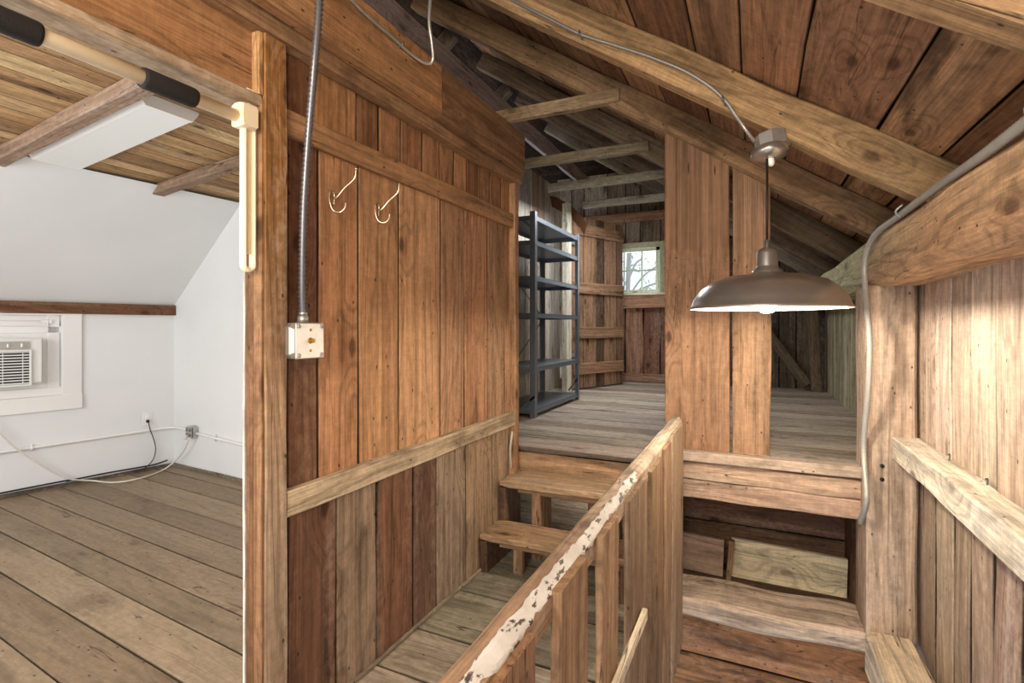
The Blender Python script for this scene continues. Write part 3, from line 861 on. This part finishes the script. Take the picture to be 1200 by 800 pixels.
for (xa, xb, za, zb_) in ((-5.2, wx0, LO - .2, 2.6), (wx1, 1.2, LO - .2, 2.6), (wx0, wx1, wz1, 2.6), (wx0, wx1, LO - .2, wz0)):
    quad(bm, V((xa, YE + .05, za)), V((xb, YE + .05, za)), V((xb, YE + .05, zb_)), V((xa, YE + .05, zb_)), '3a2c22')
struct('wall_far', bm, M_LOW)
bm = new(); timber(bm, (-2.2, YE - .05, 1.32), (-.3, YE - .05, 1.32), Y, .1, .07, '8a5f42', n=10); struct('trim_14', bm, M_LOW)
bm = new(); timber(bm, (-1.75, YE - .06, wz0 - .11), (-.85, YE - .06, wz0 - .11), Y, .15, .1, '9d6e4a', n=10); struct('trim_15', bm, M_WALL)
bm = new(); timber(bm, (-1.75, YE - .03, LO + .05), (-.3, YE - .03, LO + .05), Y, .1, .03, '8a5f45', n=10); struct('trim_16', bm, M_LOW)
win = bpy.data.objects.new('window_2', None); COL.objects.link(win); win.location = V((-1.32, YE, wz0 + H)); win['kind'] = 'structure'
bm = new()
fx = [wx0, wx1]
timber(bm, (wx0 + .02, YE - .02, wz0), (wx0 + .02, YE - .02, wz1), Y, .05, .06, 'c7cfb4', n=2, wob=0)
timber(bm, (wx1 - .02, YE - .02, wz0), (wx1 - .02, YE - .02, wz1), Y, .05, .06, 'c7cfb4', n=2, wob=0)
timber(bm, (wx0, YE - .02, wz1 - .02), (wx1, YE - .02, wz1 - .02), Y, .05, .06, 'c7cfb4', n=2, wob=0)
timber(bm, (wx0, YE - .02, wz0 + .015), (wx1, YE - .02, wz0 + .015), Y, .045, .07, 'c7cfb4', n=2, wob=0)
struct('frame', bm, M_GREY, win)
bm = new()
for k in (1, 2): timber(bm, (wx0 + .64 / 3 * k, YE - .015, wz0), (wx0 + .64 / 3 * k, YE - .015, wz1), Y, .016, .025, 'b9bda6', n=1, wob=0)
timber(bm, (wx0, YE - .015, (wz0 + wz1) / 2), (wx1, YE - .015, (wz0 + wz1) / 2), Y, .016, .024, 'b9bda6', n=1, wob=0)
struct('muntin', bm, M_GREY, win)
bm = new(); quad(bm, V((wx0, YE - .01, wz0)), V((wx1, YE - .01, wz0)), V((wx1, YE - .01, wz1)), V((wx0, YE - .01, wz1))); struct('pane', bm, M_GLASS, win)
bm = new(); timber(bm, (wx0 - .08, YE - .07, wz0 - .02), (wx1 + .12, YE - .07, wz0 - .02), Y, .025, .12, 'd8c8b4', n=4); struct('sill', bm, M_PALE, win)
bm = new()
timber(bm, (wx1 + .035, YE - .035, wz0 - .02), (wx1 + .035, YE - .035, wz1 + .06), Y, .07, .03, '9a9a70', n=4)
timber(bm, (wx0 - .06, YE - .035, wz1 + .03), (wx1 + .07, YE - .035, wz1 + .03), Y, .07, .03, 'a39b72', n=4)
struct('casing', bm, M_GREY, win)
# tree outside
tr = thing('tree', (-1.9, 10, -4), 'pale leafy tree seen outside through the small far window', 'tree')
bm = new()
tube(bm, [(-2.4, 10.2, -4), (-2.3, 10.1, -1), (-2.2, 10, 1.2), (-2.1, 10, 3)], .045, 10)
brs = []
for k in range(9):
    z = random.uniform(.0, 2.0); e = V((random.uniform(-3.3, -.9), random.uniform(9.6, 10.4), z + random.uniform(.1, .7)))
    b0 = V((-2.2, 10, z)); brs.append((b0, e)); tube(bm, [b0, b0.lerp(e, .5) + V((0, 0, .1)), e], .02, 6)
obj('trunk', bm, M_BARK, tr)
bm = new()
for k in range(420):
    b0, e = random.choice(brs); c = b0.lerp(e, random.uniform(.4, 1.1)) + V((random.gauss(0, .16), random.gauss(0, .16), random.gauss(0, .16)))
    a = V((random.gauss(0, 1), random.gauss(0, 1), random.gauss(0, 1))).normalized(); b = a.orthogonal().normalized(); s_ = random.uniform(.03, .06)
    bm.faces.new([bm.verts.new(c + a * s_), bm.verts.new(c + b * s_ * .5), bm.verts.new(c - a * s_), bm.verts.new(c - b * s_ * .5)])
obj('foliage', bm, M_LEAF, tr)

# wall behind the shelving
bm = new()
boards(bm, V((-1.92, 0, 0)), Y, cuts_to(2.5, 5.3, .17), Z, LO, 1.5, X, .024, ['a89a8c', 'b3a494', '9c7c60', 'a58468', 'b0a090'], n=6, gap=.006, backing='2a2019')
struct('wall_loft', bm, M_GREY)
bm = new(); boards(bm, V((0, 2.56, 0)), X, cuts_to(-2.0, -1.24, .2), Z, LO - .5, .9, Y, .02, '8d7a66', n=4); struct('wall_loft_back', bm, M_GREY)
# curved sheet over the door
bm = new()
gl = bm.verts.layers.float_vector['gv']
r0 = []
pa = [(640, 228), (652, 231), (665, 238), (676, 247), (684, 256), (688, 264)]
for (u, v) in pa:
    p = P(u, v, y=5.0); r0.append((bm.verts.new(p), bm.verts.new(p + V((-.05, .06, -.09)))))
for a, b in zip(r0, r0[1:]): bm.faces.new((a[0], b[0], b[1], a[1]))
bmesh.ops.solidify(bm, geom=bm.faces[:], thickness=.012)
obj('bent_sheet', bm, M_FLASH, None, 'curved brown sheet bent over the top of the open plank door', 'sheet')

# open plank door
dr = bpy.data.objects.new('door_1', None); COL.objects.link(dr)
D0, D1 = P(668, 457, z=LO + .01), P(730, 449.5, z=LO + .01)
D0.z = D1.z = LO + .02
dr.location = D0 + Z * H; dr['kind'] = 'structure'
dd = (D1 - D0).normalized(); dn = V((dd.y, -dd.x, 0)); DW = (D1 - D0).length
bm = new(); boards(bm, D0, dd, [0, .21, .42, .56, .78, DW], Z, 0, 1.80, dn, .024, ['8d6244', '9a6e4e', '5f4632', '96694a', '8a5f44'], n=8, gap=.005); struct('door_leaf', bm, M_LOW, dr)
for z in (1.66, 1.05, .58, .2):
    bm = new(); timber(bm, D0 + dd * .04 + dn * .012 + Z * z, D0 + dd * (DW - .02) + dn * .012 + Z * z, dn, .12, .024, '9c6e4c', n=6); struct('batten', bm, M_LOW, dr)
bm = new()
for z in (.35, 1.5): timber(bm, D0 - dd * .03 + dn * .03 + Z * z, D0 + dd * .1 + dn * .03 + Z * z, dn, .035, .006, 'a0a0a0', n=1, wob=0)
struct('hinge', bm, M_GALV, dr)
bm = new(); timber(bm, D0 - dd * .05 + Z * -.02, D0 - dd * .05 + Z * 1.9, dn, .07, .07, 'c9bfae', n=6); struct('trim_17', bm, M_GREY)

# dark braces in the low loft
for (p0, p1, lb) in ((( -.15, 6.1, .35), (.5, 6.1, -.6), 'dark diagonal brace at the end of the low loft'), ((.58, 6.02, -.66), (.54, 6.02, .17), 'dark upright stud at the end of the low loft')):
    bm = new(); timber(bm, p0, p1, Y, .1, .05, '65503c', n=8); obj('wall_brace', bm, M_GREY, None, lb, 'brace')

# steel shelving
sx0, sx1, sy0, sy1 = -1.80, -1.43, 3.42, 4.46
sh = thing('shelving_unit', (-1.6, 3.9, LO), 'tall grey steel shelving unit with six empty shelves on the loft floor', 'shelving unit')
zs = [-.625, -.30, .10, .365, .63, .80]
zs = [-.60, -.295, .10, .37, .63, .81]
def angle(bm, a, b, da, db, w=.04, t=.003):
    a, b = V(a), V(b)
    timber(bm, a + da * w / 2, b + da * w / 2, db, w, t, '808080', c=.0005, n=2, wob=0)
    timber(bm, a + db * w / 2, b + db * w / 2, da, w, t, '808080', c=.0005, n=2, wob=0)
for (x, y, da, db) in ((sx1, sy0, -X, Y), (sx1, sy1, -X, -Y), (sx0, sy0, X, Y), (sx0, sy1, X, -Y)):
    bm = new(); angle(bm, (x, y, LO), (x, y, .84), da, db)
    for k in range(28):   # slot row
        zz = LO + .05 + k * .05
        lathe(bm, [(0, .0022), (.006, .0022), (.006, 0)], V((x, y, zz)) + db * .02, -da, 6, False)
    obj('post', bm, M_STEEL, sh)
for z in zs:
    bm = new()
    timber(bm, (sx0 + .004, (sy0 + sy1) / 2, z), (sx1 - .004, (sy0 + sy1) / 2, z), Z, sy1 - sy0 - .01, .004, '808080', c=.001, n=1, wob=0)
    for x in (sx0 + .006, sx1 - .006): timber(bm, (x, sy0 + .004, z - .016), (x, sy1 - .004, z - .016), X, .034, .004, '808080', c=.001, n=1, wob=0)
    for y in (sy0 + .006, sy1 - .006): timber(bm, (sx0, y, z - .016), (sx1, y, z - .016), Y, .034, .004, '808080', c=.001, n=1, wob=0)
    obj('shelf', bm, M_STEEL, sh)
for (a, b) in (((sx0, sy1, .10), (sx0, sy0 + .1, .6)), ((sx0, sy0, -.55), (sx0, sy1, .05)), ((sx1, sy0 + .01, .70), (sx1 - .12, sy0 + .01, .80)), ((sx1, sy1, -.45), (sx1 - .1, sy1, -.58)), ((sx1, sy0, -.5), (sx1 - .13, sy0, -.62))):
    bm = new(); timber(bm, a, b, X if a[0] == b[0] else Y, .016, .003, '808080', c=.0005, n=1, wob=0); obj('brace', bm, M_STEEL, sh)

# ================================================================== LANDING, STEPS
bm = new()
def lt_t(y): return '7f7560' if y > 1.75 else '9c8a76'
lc = [-.6, -.3, 0, .25, .5, .72, .95, 1.18, 1.42, 1.66, 1.98, 2.3, 2.6, 2.9, 3.2, 3.5, 3.8]
ts = ['a08c78', '96826e', 'a8937c', '8e7a66', 'a4907a', '98846e', '9e8a76', 'a28e78', '9a8670', '84785f', '7b7260', '80705a', '806a52', '8a7258', '8a7258', '8a7258']
boards(bm, V((0, 0, FL)), Y, [2.6, 3.0, 3.4, 3.8], X, -1.98, -1.2, Z, .03, ts)
boards(bm, V((0, 0, FL)), Y, lc, X, -1.2, -.40, Z, .03, ts, dirt_shade=.25, gap=.006, n=6, j=.06, backing='140d08')
boards(bm, V((0, 0, FL)), Y, [-.8, -.5, -.2, .1], X, -.40, .66, Z, .03, ts, gap=.006, n=6, backing='140d08')
struct('floor_landing', bm, M_GREY)
bm = new(); timber(bm, (-.395, -.6, FL - .12), (-.395, 2.6, FL - .12), Z, .03, .2, '8a6443', n=16); struct('trim_18', bm, M_WALL)

st = thing('loft_steps', (-.85, 2.3, FL), 'two worn open wooden steps from the landing up to the loft floor', 'steps')
for (y, z, xe, col) in ((2.265, -1.01, -.42, 'a07b58'), (2.475, -.810, -.42, 'a98460')):
    bm = new(); timber(bm, (-1.2 + .005, y, z), (xe, y + .02, z), Z, .215, .032, col, c=.006, n=14, wob=.002, round_end=True); obj('tread', bm, M_GREY if False else M_WALL, st)
    bm = new(); timber(bm, (-1.10, y - .06, z - .03), (xe, y - .05, z - .03), Z, .03, .03, '936f4e', n=8); obj('ledger', bm, M_WALL, st)
for (x, y, z0, z1, w_, t_, c_) in ((-1.175, 2.27, FL, -1.03, .2, .035, '5c3f2a'), (-1.02, 2.24, FL, -1.04, .035, .05, '9c7350'), (-.5, 2.27, FL, -1.03, .2, .035, '6c4c34'),
                                   (-1.175, 2.47, FL, -.83, .2, .035, '5c3f2a'), (-1.0, 2.48, FL, -.84, .16, .05, '97704e'), (-.5, 2.48, FL, -.83, .2, .035, '6c4c34'), (-.72, 2.5, FL, -.84, .045, .06, '7c5a40')):
    bm = new(); timber(bm, (x, y, z0), (x, y, z1), X, w_, t_, c_, n=4); obj('support', bm, M_WALL, st)
bm = new()       # pale boards and wall seen under the steps
boards(bm, V((0, 3.75, 0)), X, [-2.0, -1.55, -1.2, -1.0, -.7, -.4], Z, FL, LO - .05, -Y, .02, ['d9cfc0', 'cdbfa8', 'b79c78'], n=3, backing='2a2019')
boards(bm, V((-1.97, 0, 0)), Y, [2.5, 2.8, 3.1, 3.4, 3.75], Z, FL, LO - .05, X, .02, ['cdbfa8', 'b79c78'], n=3, backing='2a2019')
struct('wall_under_loft', bm, M_PALE)
bm = new(); timber(bm, (-1.2, 3.05, -1.0), (-.45, 3.05, -1.02), Y, .1, .06, 'b58f62', n=6); struct('trim_19', bm, M_WALL)
bm = new(); timber(bm, (-.68, 2.75, FL), (-.68, 2.75, LO - .05), Y, .07, .07, 'a5815a', n=4); struct('trim_20', bm, M_WALL)
bm = new(); tube(bm, [(-1.185, 2.57, LO - .02), (-1.175, 2.555, LO - .06), (-1.178, 2.56, LO - .12), (-1.165, 2.58, LO - .17)], .008, 8, 6)
bm2 = bm
tube(bm2, [P(604, 470, x=-1.19), P(601, 500, x=-1.185), P(598, 525, x=-1.185), P(599, 550, x=-1.18)], .007, 8, 6)
obj('grey_cable', bm2, M_FLEX, None, 'short grey cable dropping past the loft floor edge at the partition end', 'cable')

# ================================================================== BALUSTRADE
rg = thing('stair_railing', (-.37, 1.6, FL), 'rough wooden railing with plank balusters and a worn top rail beside the landing', 'railing')
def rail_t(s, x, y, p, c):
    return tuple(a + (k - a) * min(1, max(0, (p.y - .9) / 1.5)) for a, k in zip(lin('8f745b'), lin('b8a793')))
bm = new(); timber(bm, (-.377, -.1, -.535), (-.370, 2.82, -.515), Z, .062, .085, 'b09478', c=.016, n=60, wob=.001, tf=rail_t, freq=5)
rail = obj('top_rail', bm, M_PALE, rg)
bm = new()      # worn run of old white paint along the stairwell edge
prof = [(-.010, .0437), (.004, .0437), (.0155, .0437), (.0322, .027), (.0322, .012), (.0322, -.008)]
def rp(y, k):   # point on the rail edge; k in profile steps
    q = (y + .1) / 2.92; c0 = V((-.377 + .007 * q, y, -.535 + .02 * q)); i = min(len(prof) - 2, max(0, int(k))); f = k - i
    return c0 + X * (prof[i][0] + (prof[i + 1][0] - prof[i][0]) * f) + Z * (prof[i][1] + (prof[i + 1][1] - prof[i][1]) * f)
rows = []; yy = .4
while yy < 1.72:
    fade = 1 if yy < 1.1 else max(0, 1 - (yy - 1.1) / .6)
    n1 = noise.noise(V((yy * 7, 1.3, 0))) + .6 * noise.noise(V((yy * 40, 4.3, 0))); n2 = noise.noise(V((yy * 6, 8.3, 0))) + .6 * noise.noise(V((yy * 45, 2.3, 0)))
    lo_, hi_ = 2.1 - .5 * fade + n1 * .8, 2.45 + .75 * fade + n2 * 1.1
    rows.append(None if hi_ - lo_ < .15 else (yy, max(0, lo_), min(5, hi_))); yy += .006
for r0_, r1_ in zip(rows, rows[1:]):
    if r0_ is None or r1_ is None: continue
    m = 6
    a_ = [bm.verts.new(rp(r0_[0], r0_[1] + (r0_[2] - r0_[1]) * q / m)) for q in range(m + 1)]
    b_ = [bm.verts.new(rp(r1_[0], r1_[1] + (r1_[2] - r1_[1]) * q / m)) for q in range(m + 1)]
    for q in range(m): bm.faces.new((a_[q], a_[q + 1], b_[q + 1], b_[q]))
bmesh.ops.remove_doubles(bm, verts=bm.verts[:], dist=1e-5)
po = obj('paint_streak', bm, M_OLDP, rail); po['label'] = 'flaking old white paint along the rail edge'
bal = [(.56, .775, -.53), (.9, 1.09, -.50), (1.2, 1.39, -.505), (1.5, 1.79, -.515), (1.88, 2.11, -.51), (2.18, 2.36, -.50), (2.42, 2.80, -.488)]
bal = [(.62, .785, -.505), (.905, 1.08, -.492), (1.205, 1.365, -.50), (1.50, 1.78, -.505), (1.86, 2.09, -.51), (2.16, 2.33, -.495), (2.38, 2.745, -.483)]
for i, (y0, y1, zt2) in enumerate(bal):
    bm = new()
    timber(bm, (-.337, (y0 + y1) / 2, -1.60), (-.337, (y0 + y1) / 2, zt2 - .006), X, y1 - y0, .021, ['825734', '8a6340', '966e48', '86654a', '80603f', '906a4c', 'a08060'][i], c=.004, n=14, wob=.003)
    obj('baluster', bm, M_WALL, rg)
bm = new(); timber(bm, (-.315, .3, -.905), (-.315, 1.66, -.915), X, .035, .018, 'd6c0a0', c=.003, n=8); obj('batten', bm, M_PALE, rg)

# ================================================================== RECESS OVER THE STAIRWELL
bm = new(); timber(bm, (-.42, 2.90, -1.437), (.46, 2.90, -1.432), Z, .30, .095, 'b39a86', c=.02, n=40, wob=.009, freq=3)
obj('stairwell_sill', bm, M_PALE, None, 'thick hewn sill timber with rounded edge under the recess', 'timber')
bm = new()
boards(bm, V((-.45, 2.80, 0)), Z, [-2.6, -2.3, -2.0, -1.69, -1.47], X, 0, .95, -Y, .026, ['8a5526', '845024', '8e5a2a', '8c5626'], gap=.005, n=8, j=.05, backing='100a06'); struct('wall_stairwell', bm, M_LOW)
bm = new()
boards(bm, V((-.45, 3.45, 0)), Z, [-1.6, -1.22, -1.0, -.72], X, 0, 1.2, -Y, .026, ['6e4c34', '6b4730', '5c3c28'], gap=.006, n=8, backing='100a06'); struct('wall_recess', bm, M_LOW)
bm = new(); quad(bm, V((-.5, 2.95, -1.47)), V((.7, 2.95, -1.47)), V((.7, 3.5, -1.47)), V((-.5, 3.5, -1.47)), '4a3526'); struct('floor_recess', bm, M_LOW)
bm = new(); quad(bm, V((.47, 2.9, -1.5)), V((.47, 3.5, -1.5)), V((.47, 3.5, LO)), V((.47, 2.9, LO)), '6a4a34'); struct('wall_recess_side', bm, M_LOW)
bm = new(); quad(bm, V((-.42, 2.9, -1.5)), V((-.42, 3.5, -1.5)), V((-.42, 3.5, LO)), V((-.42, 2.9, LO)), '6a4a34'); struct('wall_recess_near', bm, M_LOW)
bm = new(); timber(bm, (-.12, 3.30, -1.36), (.46, 3.30, -1.375), Y, .225, .03, 'd9c79c', c=.003, n=8); obj('cream_board', bm, M_PALE, None, 'cream painted board lying on edge at the back of the recess', 'board')
bm = new(); timber(bm, (-.42, 3.26, -1.35), (-.16, 3.26, -1.36), Y, .22, .03, '9a7b64', c=.003, n=6); obj('brown_board', bm, M_LOW, None, 'short grey-brown board on edge beside the cream board in the recess', 'board')
bm = new(); timber(bm, (-.13, 3.24, -1.47), (-.115, 3.24, -1.24), Y, .028, .04, '8a6444', n=3); struct('trim_21', bm, M_WALL)

# ================================================================== PENDANT LAMP AND ITS CABLE
ly = 2.12
lc_ = P(899, 362, y=ly); lx = lc_.x; rimz = lc_.z
lamp = thing('pendant_lamp', (lx, ly, rimz), 'brushed nickel dome pendant lamp, lit, hanging from the rafter on a thin cord', 'pendant lamp')
R = P(980, 362, y=ly).x - lx
R = .272
bm = new()
hN = P(897, 321, y=ly).z - rimz; hT = P(897, 291, y=ly).z - rimz
prof = [(R, 0), (R + .002, .004), (R - .006, .012), (R * .95, .035), (R * .86, .070), (R * .72, .098), (R * .5, .118), (R * .3, .127), (R * .22, hN)]
prof = [(r, h * (hN / .127) if h < .127 else h) for r, h in prof[:-1]] + [(R * .2, hN + .004)]
lathe(bm, prof, (lx, ly, rimz), seg=96); obj('shade', bm, M_NICK, lamp)
bm = new(); lathe(bm, [(r - .004, h - .003 if i else h + .001) for i, (r, h) in enumerate(prof)] + [(0, hN)], (lx, ly, rimz), seg=96); obj('shade_lining', bm, M_ENAM, lamp)
bm = new(); lathe(bm, [(.054, hN - .004), (.052, hN + .012), (.040, hN + .022), (.037, hN + .03), (.037, hT - .018), (.032, hT - .008), (.022, hT), (.010, hT + .004), (.010, hT + .03), (0, hT + .03)], (lx, ly, rimz), seg=48); obj('neck', bm, M_NICK, lamp)
can = P(900, 186, y=ly + .02)
bm = new(); tube(bm, [(lx, ly, rimz + hT + .02), (lx, ly, can.z)], .0042, 10); obj('cord', bm, M_BLACK, lamp)
bm = new(); ca = V((.13, -.1, -1)).normalized()
cb = V((lx + .01, ly + .01, can.z + .005))
lathe(bm, [(0, .012), (.02, .01), (.062, .0), (.066, -.012), (.062, -.028), (.058, -.032), (0, -.032)], cb, ca, 48); cano = obj('canopy', bm, M_NICK, lamp)
bm = new(); lathe(bm, [(.012, .0), (.012, .022), (.006, .03), (0, .03)], cb + ca * .008, ca, 16); obj('cord_grip', bm, M_ENAM, cano)
bm = new(); lathe(bm, [(0, .032), (.058, .032), (.06, .028), (.06, -.018), (.056, -.022), (0, -.022)], cb - ca * .064 + V((.014, .01, 0)), ca, 8, False); obj('octagon_box', bm, M_GALV, lamp)
bm = new(); lathe(bm, [(0, .035), (.018, .03), (.033, .012), (.036, -.004), (.033, -.018), (.02, -.032), (0, -.036)], (lx, ly, rimz + .020), seg=24); bulb = obj('bulb', bm, M_BULB, lamp)

def onr(u, v, y): # point on the rafter front face plane
    return P(u, v, y=y)
ry = 2.16 - .0475 - .010
bm = new()
pts = [onr(585, -12, ry), onr(600, 0, ry), onr(640, 20, ry), onr(680, 40, ry), onr(720, 53, ry), onr(760, 66, ry), onr(800, 82, ry), onr(830, 100, ry), onr(850, 118, ry), onr(862, 135, ry), onr(874, 152, ry), cb - ca * .06 + V((-.045, 0, .006))]
tube(bm, pts, .0078, 10, 8, rib=.3, pitch=.007)
ac2 = obj('armoured_cable', bm, M_GALV, None, 'silver armoured cable clipped along the golden rafter to the pendant lamp box', 'cable')
for (u, v) in ((680, 40), (848, 116)):
    p = onr(u, v, ry)
    bm = new(); tube(bm, [p + V((-.008, .012, .022)), p + V((-.002, -.008, .0)), p + V((.006, .012, -.022))], .004, 6, 5); obj('clip', bm, M_FLEXD, ac2)

# ================================================================== CAMERA, LIGHT, WORLD
cam = bpy.data.cameras.new('camera'); co = bpy.data.objects.new('camera', cam); COL.objects.link(co)
cam.sensor_width = 36; cam.lens = 18.0; cam.clip_start = .03; cam.clip_end = 200
co.location = (0, 0, H); co.rotation_euler = (math.pi / 2, 0, TH)
cam.shift_y = (383 - 400) / 1200 * 1.0     # horizon a little above the middle
SC.camera = co


def area(name, loc, target, size, power, col, size_y=None):
    l = bpy.data.lights.new(name, 'AREA'); l.energy = power; l.size = size; l.color = col
    if size_y: l.shape = 'RECTANGLE'; l.size_y = size_y
    o = bpy.data.objects.new(name, l); COL.objects.link(o)
    o.location = V(loc) + Z * H
    o.rotation_euler = (V(target) - V(loc)).to_track_quat('-Z', 'Y').to_euler()
    return o


def point(name, loc, power, col, r=.1):
    l = bpy.data.lights.new(name, 'POINT'); l.energy = power; l.color = col; l.shadow_soft_size = r
    o = bpy.data.objects.new(name, l); COL.objects.link(o); o.location = V(loc) + Z * H
    return o


area('room_fill', (-3.0, -1.2, .2), (-3.2, 2.5, .1), 1.6, 66, (.96, .98, 1.0))  # added area light brightening the white room, no visible source
point('room_fill_point', (-2.3, .2, -.1), 32, (.99, .99, .98), .35)  # added point light in mid-room, no fixture there
area('unseen_warm_light', (-.3, -.9, .7), (-.2, 2.5, .7), .9, 58, (1.0, .87, .69))  # unseen warm area light added behind the camera for the upper walls
point('camera_fill', (.05, -.25, .1), 18, (1.0, .95, .88), .25)  # soft point light added beside the camera as even fill
area('loft_daylight', (-1.15, 4.4, 1.1), (-1.3, 4.5, -.6), .9, 30, (.94, .97, 1.0))
area('window_daylight', (-1.3, 6.6, .8), (-1.3, 5.0, .0), .6, 14, (.92, .97, 1.0))
point('under_loft_fill', (-.9, 3.4, -.9), 4, (1, .97, .9), .1)  # added point light that whitens the boards under the loft
w = bpy.data.worlds.new('sky'); SC.world = w; w.use_nodes = True
nt = w.node_tree; bg = nt.nodes['Background']
bg.inputs[0].default_value = (.82, .9, 1.0, 1); bg.inputs[1].default_value = 1.5
SC.view_settings.view_transform = 'Standard'
SC.view_settings.look = 'None'
SC.view_settings.exposure = 0.0
